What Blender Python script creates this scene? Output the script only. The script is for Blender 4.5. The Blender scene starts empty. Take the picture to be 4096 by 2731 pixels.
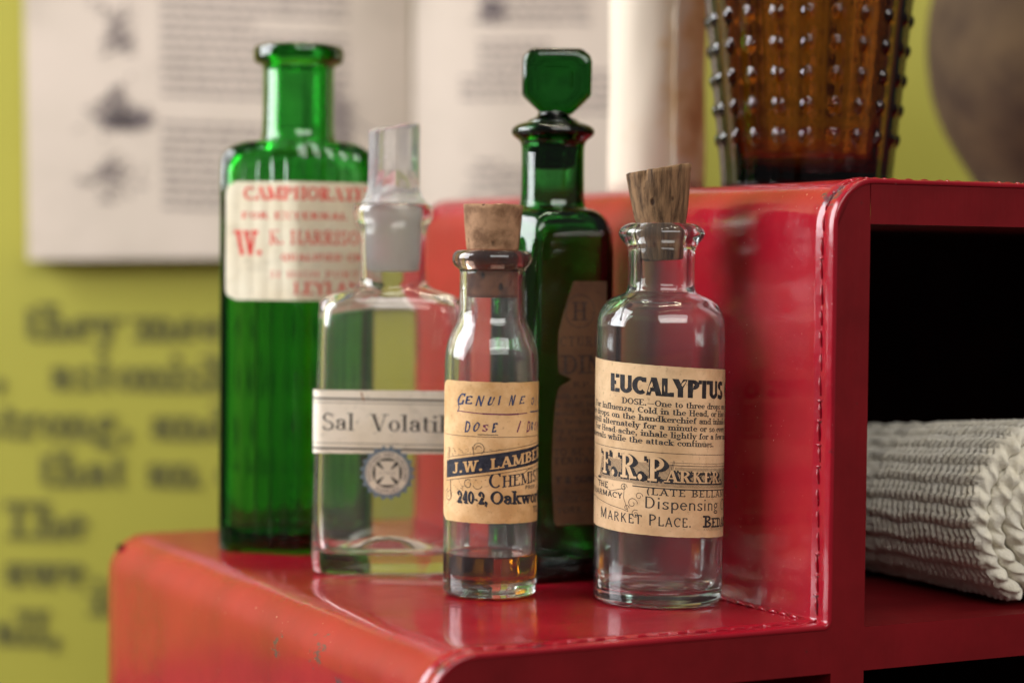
import bpy, bmesh, math, random
from mathutils import Vector, Matrix, noise

random.seed(7)
sc = bpy.context.scene
COL = sc.collection
PI = math.pi
R = math.radians

# ------------------------------------------------------------------ camera
H_EYE, PITCH, ROLL = .088, .0348, .0099
cd = bpy.data.cameras.new('camera')
cam = bpy.data.objects.new('camera', cd)
COL.objects.link(cam)
cd.sensor_width = 36
cd.lens = 76.53
cd.clip_start, cd.clip_end = .01, 40
cd.dof.use_dof = True
cd.dof.focus_distance = .556
cd.dof.aperture_fstop = 6.6
cd.dof.aperture_blades = 7
_f = Vector((0, math.cos(PITCH), -math.sin(PITCH)))
_u = Vector((0, math.sin(PITCH), math.cos(PITCH)))
_x = Vector((1, 0, 0))
_r = _x * math.cos(ROLL) + _u * math.sin(ROLL)
_up = _u * math.cos(ROLL) - _x * math.sin(ROLL)
m = Matrix((_r, _up, -_f)).transposed().to_4x4()
m.translation = (0, 0, H_EYE)
cam.matrix_world = m
sc.camera = cam

# ------------------------------------------------------------------ world and lamps
w = bpy.data.worlds.new('World')
sc.world = w
w.use_nodes = True
wn = w.node_tree.nodes
wl = w.node_tree.links
bg = wn['Background']
tc = wn.new('ShaderNodeTexCoord')
sp = wn.new('ShaderNodeSeparateXYZ')
wl.new(tc.outputs['Generated'], sp.inputs[0])
rp = wn.new('ShaderNodeValToRGB')
rp.color_ramp.elements[0].position = .30
rp.color_ramp.elements[0].color = (.10, .085, .08, 1)
rp.color_ramp.elements[1].position = .75
rp.color_ramp.elements[1].color = (.36, .35, .36, 1)
mr = wn.new('ShaderNodeMapRange')
mr.inputs[1].default_value = -1
mr.inputs[2].default_value = 1
wl.new(sp.outputs[2], mr.inputs[0])
wl.new(mr.outputs[0], rp.inputs[0])
wl.new(rp.outputs[0], bg.inputs[0])
bg.inputs[1].default_value = .50


def area(name, loc, target, sx, sy, power, color):
    l = bpy.data.lights.new(name, 'AREA')
    l.shape = 'RECTANGLE'
    l.size, l.size_y = sx, sy
    l.energy = power
    l.color = color
    o = bpy.data.objects.new(name, l)
    COL.objects.link(o)
    o.location = loc
    d = Vector(target) - Vector(loc)
    o.rotation_euler = d.to_track_quat('-Z', 'Y').to_euler()
    return o


# the room's window to the left, an added front fill behind the camera, and two ceiling tubes
area('window_or_fill_light', (-1.20, .62, .62), (.0, .62, .06), .95, 1.0, 42, (.96, .97, 1.0))
area('window_or_fill_light', (.75, -1.2, 1.12), (.17, .55, .04), 2.0, .85, 37, (1.0, .97, .93))  # added fill that brightens the fronts and the bandage, not a window
area('tube_light', (.10, .98, 1.75), (.10, .6, .05), 1.1, .03, 9.0, (1.0, .88, .62))
area('tube_light', (.35, .30, 1.85), (.10, .6, .05), 1.1, .04, 9.0, (1.0, .88, .66))

sc.view_settings.view_transform = 'Standard'
sc.view_settings.look = 'None'
sc.view_settings.exposure = 0
sc.view_settings.gamma = 1
cy = sc.cycles
cy.use_denoising = True
cy.max_bounces = 28
cy.transmission_bounces = 26
cy.glossy_bounces = 8
cy.diffuse_bounces = 5
cy.transparent_max_bounces = 16
cy.caustics_reflective = True
cy.caustics_refractive = True
cy.blur_glossy = .4
cy.sample_clamp_indirect = 6


# ------------------------------------------------------------------ helpers
def link(o):
    COL.objects.link(o)
    return o


def thing(name, label, cat, loc=(0, 0, 0), rz=0, group=None):
    o = link(bpy.data.objects.new(name, None))
    o.empty_display_size = .01
    o.location = loc
    o.rotation_euler = (0, 0, rz)
    o['label'] = label
    o['category'] = cat
    if group:
        o['group'] = group
    return o


def mesh_obj(name, verts, faces, mats, parent=None, smooth=True, midx=None, recalc=True):
    me = bpy.data.meshes.new(name)
    me.from_pydata([tuple(v) for v in verts], [], faces)
    if recalc:
        bm = bmesh.new()
        bm.from_mesh(me)
        bmesh.ops.recalc_face_normals(bm, faces=bm.faces)
        bm.to_mesh(me)
        bm.free()
    for mt in (mats if isinstance(mats, (list, tuple)) else [mats]):
        me.materials.append(mt)
    if midx:
        me.polygons.foreach_set('material_index', midx)
    me.polygons.foreach_set('use_smooth', [smooth] * len(me.polygons))
    me.update()
    o = link(bpy.data.objects.new(name, me))
    if parent:
        o.parent = parent
    return o


def chaikin(pts, n=2):
    for _ in range(n):
        out = [pts[0]]
        for a, b in zip(pts, pts[1:]):
            out.append((a[0] * .75 + b[0] * .25, a[1] * .75 + b[1] * .25))
            out.append((a[0] * .25 + b[0] * .75, a[1] * .25 + b[1] * .75))
        out.append(pts[-1])
        pts = out
    return pts


def loft(rings, cap0=True, cap1=True):
    """rings: lists of equally many points; returns verts and quad faces, ends closed by a fan."""
    n = len(rings[0])
    V, F = [], []
    for r in rings:
        V += r
    for k in range(len(rings) - 1):
        a, b = k * n, (k + 1) * n
        for i in range(n):
            j = (i + 1) % n
            F.append((a + i, a + j, b + j, b + i))
    for k, on in ((0, cap0), (len(rings) - 1, cap1)):
        if on:
            c = [sum(p[q] for p in rings[k]) / n for q in range(3)]
            V.append(tuple(c))
            ci = len(V) - 1
            for i in range(n):
                j = (i + 1) % n
                F.append((k * n + i, k * n + j, ci))
    return V, F


def circ(r, z, n=72, cx=0, cy_=0):
    return [(cx + r * math.cos(2 * PI * i / n), cy_ + r * math.sin(2 * PI * i / n), z) for i in range(n)]


def lathe(profile, n=72):
    return loft([circ(max(r, 1e-5), z, n) for r, z in profile])


def tube(path, rad, n=8, closed=False):
    """a round tube along a list of points; rad may be a list."""
    V, F = [], []
    P = [Vector(p) for p in path]
    N = len(P)
    ref = Vector((.31, .17, .93))
    for i, p in enumerate(P):
        t = (P[min(i + 1, N - 1)] - P[max(i - 1, 0)]).normalized()
        a = t.cross(ref)
        if a.length < 1e-4:
            a = t.cross(Vector((1, 0, 0)))
        a.normalize()
        b = t.cross(a)
        r = rad[i] if isinstance(rad, list) else rad
        for k in range(n):
            an = 2 * PI * k / n
            V.append(p + a * (r * math.cos(an)) + b * (r * math.sin(an)))
    for i in range(N - 1):
        for k in range(n):
            j = (k + 1) % n
            F.append((i * n + k, i * n + j, (i + 1) * n + j, (i + 1) * n + k))
    F.append(tuple(range(n)))
    F.append(tuple(range((N - 1) * n, N * n)))
    return V, F


def join(parts):
    V, F = [], []
    for v, f in parts:
        o = len(V)
        V += list(v)
        F += [tuple(i + o for i in q) for q in f]
    return V, F


# ------------------------------------------------------------------ materials
def mat(name):
    mt = bpy.data.materials.new(name)
    mt.use_nodes = True
    nt = mt.node_tree
    return mt, nt, nt.nodes['Principled BSDF']


def nd(nt, typ, **kw):
    n = nt.nodes.new(typ)
    for k, v in kw.items():
        if k.startswith('i_'):
            n.inputs[k[2:].replace('_', ' ')].default_value = v
        else:
            setattr(n, k, v)
    return n


def coords(nt, scale=(1, 1, 1)):
    t = nt.nodes.new('ShaderNodeTexCoord')
    mp = nt.nodes.new('ShaderNodeMapping')
    mp.inputs['Scale'].default_value = scale
    nt.links.new(t.outputs['Object'], mp.inputs[0])
    return mp.outputs[0]


def ramp(nt, fac, stops):
    r = nt.nodes.new('ShaderNodeValToRGB')
    el = r.color_ramp.elements
    while len(el) < len(stops):
        el.new(.5)
    for e_, (p, c) in zip(el, stops):
        e_.position = p
        e_.color = (*c, 1) if len(c) == 3 else c
    nt.links.new(fac, r.inputs[0])
    return r.outputs[0]


def noise_tex(nt, co, scale, detail=4, rough=.55):
    n = nd(nt, 'ShaderNodeTexNoise')
    n.inputs['Scale'].default_value = scale
    n.inputs['Detail'].default_value = detail
    n.inputs['Roughness'].default_value = rough
    nt.links.new(co, n.inputs['Vector'])
    return n.outputs['Fac']


def bump(nt, bsdf, height, dist, strength=1.0):
    b = nd(nt, 'ShaderNodeBump')
    b.inputs['Strength'].default_value = strength
    b.inputs['Distance'].default_value = dist
    nt.links.new(height, b.inputs['Height'])
    nt.links.new(b.outputs[0], bsdf.inputs['Normal'])


def mixc(nt, fac, a, b):
    x = nd(nt, 'ShaderNodeMix', data_type='RGBA')
    for k, v in ((0, fac), (6, a), (7, b)):
        if isinstance(v, (int, float)):
            x.inputs[k].default_value = v
        elif isinstance(v, tuple):
            x.inputs[k].default_value = (*v, 1)
        else:
            nt.links.new(v, x.inputs[k])
    return x.outputs[2]


def glass(name, tint=(1, 1, 1), rough=.0, absorb=None, density=0, ior=1.5, wob=.00012, wscale=70, film=None):
    mt, nt, b = mat(name)
    b.inputs['Base Color'].default_value = (*tint, 1)
    b.inputs['Transmission Weight'].default_value = 1
    b.inputs['Roughness'].default_value = rough
    b.inputs['IOR'].default_value = ior
    if wob:
        co = coords(nt, (1, 1, .35))
        bump(nt, b, noise_tex(nt, co, wscale, 2), wob, .6)
    if film:
        df = nd(nt, 'ShaderNodeBsdfDiffuse')
        df.inputs['Color'].default_value = (.62, .60, .60, 1)
        mx = nd(nt, 'ShaderNodeMixShader')
        co = coords(nt, (1, 1, .5))
        f1 = ramp(nt, noise_tex(nt, co, 90, 6, .65), [(.35, (film[0],) * 3), (.75, (film[1],) * 3)])
        f2 = ramp(nt, noise_tex(nt, coords(nt), 1500, 2, .5), [(.70, (0, 0, 0)), (.76, (film[1] * 2,) * 3)])
        ad = nd(nt, 'ShaderNodeMath', operation='ADD')
        nt.links.new(f1, ad.inputs[0])
        nt.links.new(f2, ad.inputs[1])
        nt.links.new(ad.outputs[0], mx.inputs[0])
        nt.links.new(b.outputs[0], mx.inputs[1])
        nt.links.new(df.outputs[0], mx.inputs[2])
        nt.links.new(mx.outputs[0], nt.nodes['Material Output'].inputs['Surface'])
    if absorb:
        v = nd(nt, 'ShaderNodeVolumeAbsorption')
        v.inputs['Color'].default_value = (*absorb, 1)
        v.inputs['Density'].default_value = density
        nt.links.new(v.outputs[0], nt.nodes['Material Output'].inputs['Volume'])
    return mt


M = {}
M['clear'] = glass('clear_glass', (.955, .975, .965), .0, (.72, .92, .82), 12, film=(.006, .040))
M['clear_dusty'] = glass('dusty_glass', (.955, .975, .965), .0, (.72, .92, .82), 12, wob=.0002, film=(.008, .060))
M['clear2'] = glass('clear_glass_flask', (.965, .97, .95), .0, (.86, .95, .70), 12, wob=.00010, wscale=45, film=(.008, .045))
M['seam'] = glass('seam_glass', (.45, .47, .45), .05, wob=0)
M['frost'] = glass('ground_glass', (.97, .97, .95), .6, wob=0, film=(.30, .42))
M['pressed'] = glass('pressed_glass', (.985, .985, .95), .14, wob=.0005, wscale=110, film=(.18, .36))  # pale film whitens the handle, painting in its bright reflections
M['green'] = glass('green_glass', (1, 1, 1), .0, (.03, .72, .10), 690, wob=.00010)
M['green_dark'] = glass('dark_green_glass', (1, 1, 1), .0, (.03, .60, .11), 800, wob=.00010)
M['amber'] = glass('amber_glass', (1, 1, 1), .03, (.71, .50, .05), 800, ior=1.44, wob=0)
M['oil'] = glass('amber_oil', (.46, .15, .003), 0, None, 0, ior=.97, wob=0)
M['stained'] = glass('brown_lip_glass', (.42, .29, .22), .02, None, 0, wob=.0002, film=(.01, .05))  # brown tint paints in the soaked cork's colour as refracted by the lip


def paper(name, base, dark, scale=60, rough=.75, speck=True, translucent=0):
    mt, nt, b = mat(name)
    co = coords(nt)
    f = noise_tex(nt, co, scale, 6, .6)
    c = ramp(nt, f, [(.30, tuple(x * .80 for x in dark)), (.42, dark), (.60, base)])
    fb = noise_tex(nt, coords(nt, (1, 1, 1.2)), scale * 3.2, 5, .65)
    c = mixc(nt, ramp(nt, fb, [(.56, (0, 0, 0)), (.72, (.5, .5, .5))]), c, tuple(x * .72 for x in dark))
    if speck:
        f2 = noise_tex(nt, co, scale * 14, 3, .6)
        c = mixc(nt, ramp(nt, f2, [(.60, (0, 0, 0)), (.74, (.55, .55, .55))]), c, tuple(x * .45 for x in dark))
    nt.links.new(c, b.inputs['Base Color'])
    b.inputs['Roughness'].default_value = rough
    b.inputs['Specular IOR Level'].default_value = .3
    bump(nt, b, noise_tex(nt, co, scale * 8, 3), .00008, .6)
    return mt


def ink(name, c, rough=.6):
    mt, nt, b = mat(name)
    co = coords(nt)
    f = noise_tex(nt, co, 900, 2)
    nt.links.new(ramp(nt, f, [(.35, c), (.75, tuple(min(1, x * 1.6 + .02) for x in c))]), b.inputs['Base Color'])
    b.inputs['Roughness'].default_value = rough
    b.inputs['Specular IOR Level'].default_value = .25
    return mt


M['label_tan'] = paper('aged_tan_paper', (.66, .47, .27), (.50, .33, .17))
M['label_tan2'] = paper('aged_ochre_paper', (.64, .42, .21), (.48, .28, .11), 75)
M['label_white'] = paper('cream_label_paper', (.78, .71, .58), (.70, .62, .47), 40)
M['label_cream'] = paper('cream_red_print_paper', (.74, .68, .52), (.68, .60, .43), 40)
M['label_brown'] = paper('brown_torn_paper', (.150, .078, .036), (.10, .050, .024), 50)
M['ink'] = ink('black_ink', (.012, .011, .012))
M['ink_blue'] = ink('blue_black_ink', (.008, .009, .017))
M['ink_grey'] = ink('worn_printing_ink', (.022, .02, .018))
M['ink_brown'] = ink('faded_black_ink', (.035, .022, .015))
M['ink_red'] = ink('red_ink', (.52, .045, .035))
M['pen'] = ink('pen_ink', (.012, .025, .07))
M['pen_red'] = ink('pen_ink_bleed', (.10, .015, .05))
M['seal_blue'] = ink('seal_blue_ink', (.115, .145, .165))
M['stain'] = ink('rust_stain', (.24, .10, .03))


def cork_mat(name, base, dark, grain):
    mt, nt, b = mat(name)
    co = coords(nt, grain)
    f = noise_tex(nt, co, 220, 6, .65)
    c = ramp(nt, f, [(.36, dark), (.6, base)])
    v = nd(nt, 'ShaderNodeTexVoronoi')
    v.inputs['Scale'].default_value = 330
    co2 = coords(nt, (1, 1, .55))
    nt.links.new(co2, v.inputs['Vector'])
    f2 = noise_tex(nt, co2, 160, 2)
    pore = ramp(nt, v.outputs['Distance'], [(.13, (1, 1, 1)), (.24, (0, 0, 0))])
    gate = ramp(nt, f2, [(.45, (0, 0, 0)), (.50, (1, 1, 1))])
    mul = nd(nt, 'ShaderNodeMath', operation='MULTIPLY')
    nt.links.new(pore, mul.inputs[0])
    nt.links.new(gate, mul.inputs[1])
    c = mixc(nt, mul.outputs[0], c, (.035, .018, .01))
    nt.links.new(c, b.inputs['Base Color'])
    b.inputs['Roughness'].default_value = .85
    b.inputs['Specular IOR Level'].default_value = .2
    sub = nd(nt, 'ShaderNodeMath', operation='SUBTRACT')
    nt.links.new(f, sub.inputs[0])
    nt.links.new(mul.outputs[0], sub.inputs[1])
    bump(nt, b, sub.outputs[0], .0004, .8)
    return mt


M['cork'] = cork_mat('cork_brown', (.33, .19, .105), (.15, .078, .04), (1, 1, 1))
M['cork_grey'] = cork_mat('cork_weathered', (.215, .125, .062), (.035, .020, .011), (2.6, 2.6, .22))
M['cork_dark'] = cork_mat('cork_soaked', (.21, .075, .03), (.09, .03, .012), (1, 1, 1))

# red paint
WS_ = .1092
mt, nt, b = mat('red_gloss_paint')
co = coords(nt)
f = noise_tex(nt, co, 26, 5, .6)
c = ramp(nt, f, [(.25, (.185, .003, .010)), (.5, (.25, .005, .014)), (.75, (.30, .009, .017))])
cs = coords(nt, (1, 1, .08))
f_str = noise_tex(nt, cs, 330, 3, .6)
c = mixc(nt, ramp(nt, f_str, [(.45, (0, 0, 0)), (.8, (.35, .35, .35))]), c, (.26, .006, .012))
f2 = noise_tex(nt, co, 75, 7, .7)
c = mixc(nt, ramp(nt, f2, [(.665, (0, 0, 0)), (.72, (.85, .85, .85))]), c, (.055, .018, .022))
acc = None
for (px_, py_, pz_, rad_) in ((WS_ + .004, .005, .1105 + .122 - .004, .008), (.0015, .066, .122 - .0095, .009), (.001, .093, .122 - .012, .007), (.0005, .052, .122 - .016, .005), (WS_ + .001, .004, .122 + .004, .006),
                              (.03, .003, .122, .005), (.004, .002, .122 - .004, .006)):
    di = nd(nt, 'ShaderNodeVectorMath', operation='DISTANCE')
    nt.links.new(coords(nt), di.inputs[0])
    di.inputs[1].default_value = (px_, py_, pz_)
    mq = nd(nt, 'ShaderNodeMapRange')
    for q_, v_ in ((1, 0), (2, rad_), (3, .30), (4, 0)):
        mq.inputs[q_].default_value = v_
    nt.links.new(di.outputs['Value'], mq.inputs[0])
    if acc is None:
        acc = mq.outputs[0]
    else:
        mm = nd(nt, 'ShaderNodeMath', operation='MAXIMUM')
        nt.links.new(acc, mm.inputs[0])
        nt.links.new(mq.outputs[0], mm.inputs[1])
        acc = mm.outputs[0]
sc_n = nd(nt, 'ShaderNodeMath', operation='ADD')
nt.links.new(noise_tex(nt, coords(nt, (1, .45, 1)), 420, 6, .7), sc_n.inputs[0])
nt.links.new(acc, sc_n.inputs[1])
c = mixc(nt, ramp(nt, sc_n.outputs[0], [(.70, (0, 0, 0)), (.76, (.8, .8, .8))]), c, (.060, .035, .042))
f_sp = noise_tex(nt, co, 1100, 2, .5)
c = mixc(nt, ramp(nt, f_sp, [(.735, (0, 0, 0)), (.77, (.5, .5, .5))]), c, (.55, .42, .40))
nt.links.new(c, b.inputs['Base Color'])
cr = coords(nt, (.12, 1, 1))
rr = ramp(nt, noise_tex(nt, cr, 210, 6, .7), [(.3, (.09, .09, .09)), (.75, (.26, .26, .26))])
nt.links.new(rr, b.inputs['Roughness'])
b.inputs['Specular IOR Level'].default_value = .42
b.inputs['Coat Weight'].default_value = .06
b.inputs['Coat Roughness'].default_value = .12
cb = coords(nt, (.22, 1, 1))
h1 = noise_tex(nt, cb, 260, 5, .6)
bump(nt, b, h1, .00016, .55)
M['red'] = mt
# the same lacquer on the sawn front edges: base darkened to paint in their shade, worn, with tan and black rubs
mt, nt, b = mat('worn_shaded_red_paint')
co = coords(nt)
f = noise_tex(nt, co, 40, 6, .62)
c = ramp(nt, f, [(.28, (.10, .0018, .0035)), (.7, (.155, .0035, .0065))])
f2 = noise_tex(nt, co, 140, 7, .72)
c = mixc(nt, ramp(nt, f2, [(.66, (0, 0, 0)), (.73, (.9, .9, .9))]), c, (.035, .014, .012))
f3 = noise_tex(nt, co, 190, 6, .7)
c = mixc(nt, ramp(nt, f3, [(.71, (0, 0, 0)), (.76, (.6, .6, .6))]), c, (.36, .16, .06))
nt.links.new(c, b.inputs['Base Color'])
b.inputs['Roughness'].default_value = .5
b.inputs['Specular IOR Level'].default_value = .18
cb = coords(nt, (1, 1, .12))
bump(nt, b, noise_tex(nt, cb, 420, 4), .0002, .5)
M['red_worn_shaded'] = mt
mt, nt, b = mat('shaded_compartment_red')  # compartment shade put into the colour: deep walls and back near black
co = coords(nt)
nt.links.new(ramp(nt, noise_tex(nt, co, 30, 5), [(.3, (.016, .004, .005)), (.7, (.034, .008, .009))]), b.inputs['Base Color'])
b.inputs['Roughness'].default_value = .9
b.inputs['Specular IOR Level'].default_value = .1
M['compartment_shade'] = mt

mt, nt, b = mat('chartreuse_board')
co = coords(nt)
nt.links.new(ramp(nt, noise_tex(nt, co, 6, 4), [(.3, (.315, .293, .030)), (.7, (.35, .325, .038))]), b.inputs['Base Color'])
b.inputs['Roughness'].default_value = .6
M['wall'] = mt
M['wall_ink'] = ink('wall_printing', (.078, .074, .018), .7)
M['page'] = paper('book_page', (.60, .51, .43), (.55, .47, .39), 12, .7, speck=False)
M['page_ink'] = ink('page_printing', (.17, .14, .13))
M['page_dark'] = ink('engraving_ink', (.10, .08, .08))

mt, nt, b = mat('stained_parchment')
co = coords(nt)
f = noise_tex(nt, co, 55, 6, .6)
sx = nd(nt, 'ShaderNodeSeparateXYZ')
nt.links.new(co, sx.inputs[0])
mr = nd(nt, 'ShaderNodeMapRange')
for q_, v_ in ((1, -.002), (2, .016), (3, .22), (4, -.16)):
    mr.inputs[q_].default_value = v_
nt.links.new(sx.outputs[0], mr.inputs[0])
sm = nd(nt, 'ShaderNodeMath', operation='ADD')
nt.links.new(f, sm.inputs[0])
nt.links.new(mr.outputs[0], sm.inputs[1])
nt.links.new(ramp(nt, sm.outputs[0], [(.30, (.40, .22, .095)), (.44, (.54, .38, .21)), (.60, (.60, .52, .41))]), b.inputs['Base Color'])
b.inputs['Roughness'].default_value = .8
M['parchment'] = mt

mt, nt, b = mat('brown_stoneware')
co = coords(nt)
f = noise_tex(nt, co, 32, 5, .6)
nt.links.new(ramp(nt, f, [(.35, (.036, .022, .014)), (.65, (.085, .055, .028))]), b.inputs['Base Color'])
b.inputs['Roughness'].default_value = .85
b.inputs['Specular IOR Level'].default_value = .15
M['stoneware'] = mt

mt, nt, b = mat('white_cotton')
co = coords(nt)
f = noise_tex(nt, co, 260, 5)
nt.links.new(ramp(nt, f, [(.3, (.76, .70, .55)), (.7, (.88, .83, .70))]), b.inputs['Base Color'])
b.inputs['Roughness'].default_value = .95
b.inputs['Specular IOR Level'].default_value = .1
b.inputs['Sheen Weight'].default_value = .25
bump(nt, b, noise_tex(nt, coords(nt, (1, 1, 1)), 1500, 5, .75), .0007, 1)
M['cotton'] = mt

mt, nt, b = mat('ground_dark_wood')
co = coords(nt, (1, .1, 1))
nt.links.new(ramp(nt, noise_tex(nt, co, 40, 5), [(.3, (.05, .03, .02)), (.7, (.09, .055, .035))]), b.inputs['Base Color'])
b.inputs['Roughness'].default_value = .5
M['ground'] = mt

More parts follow.
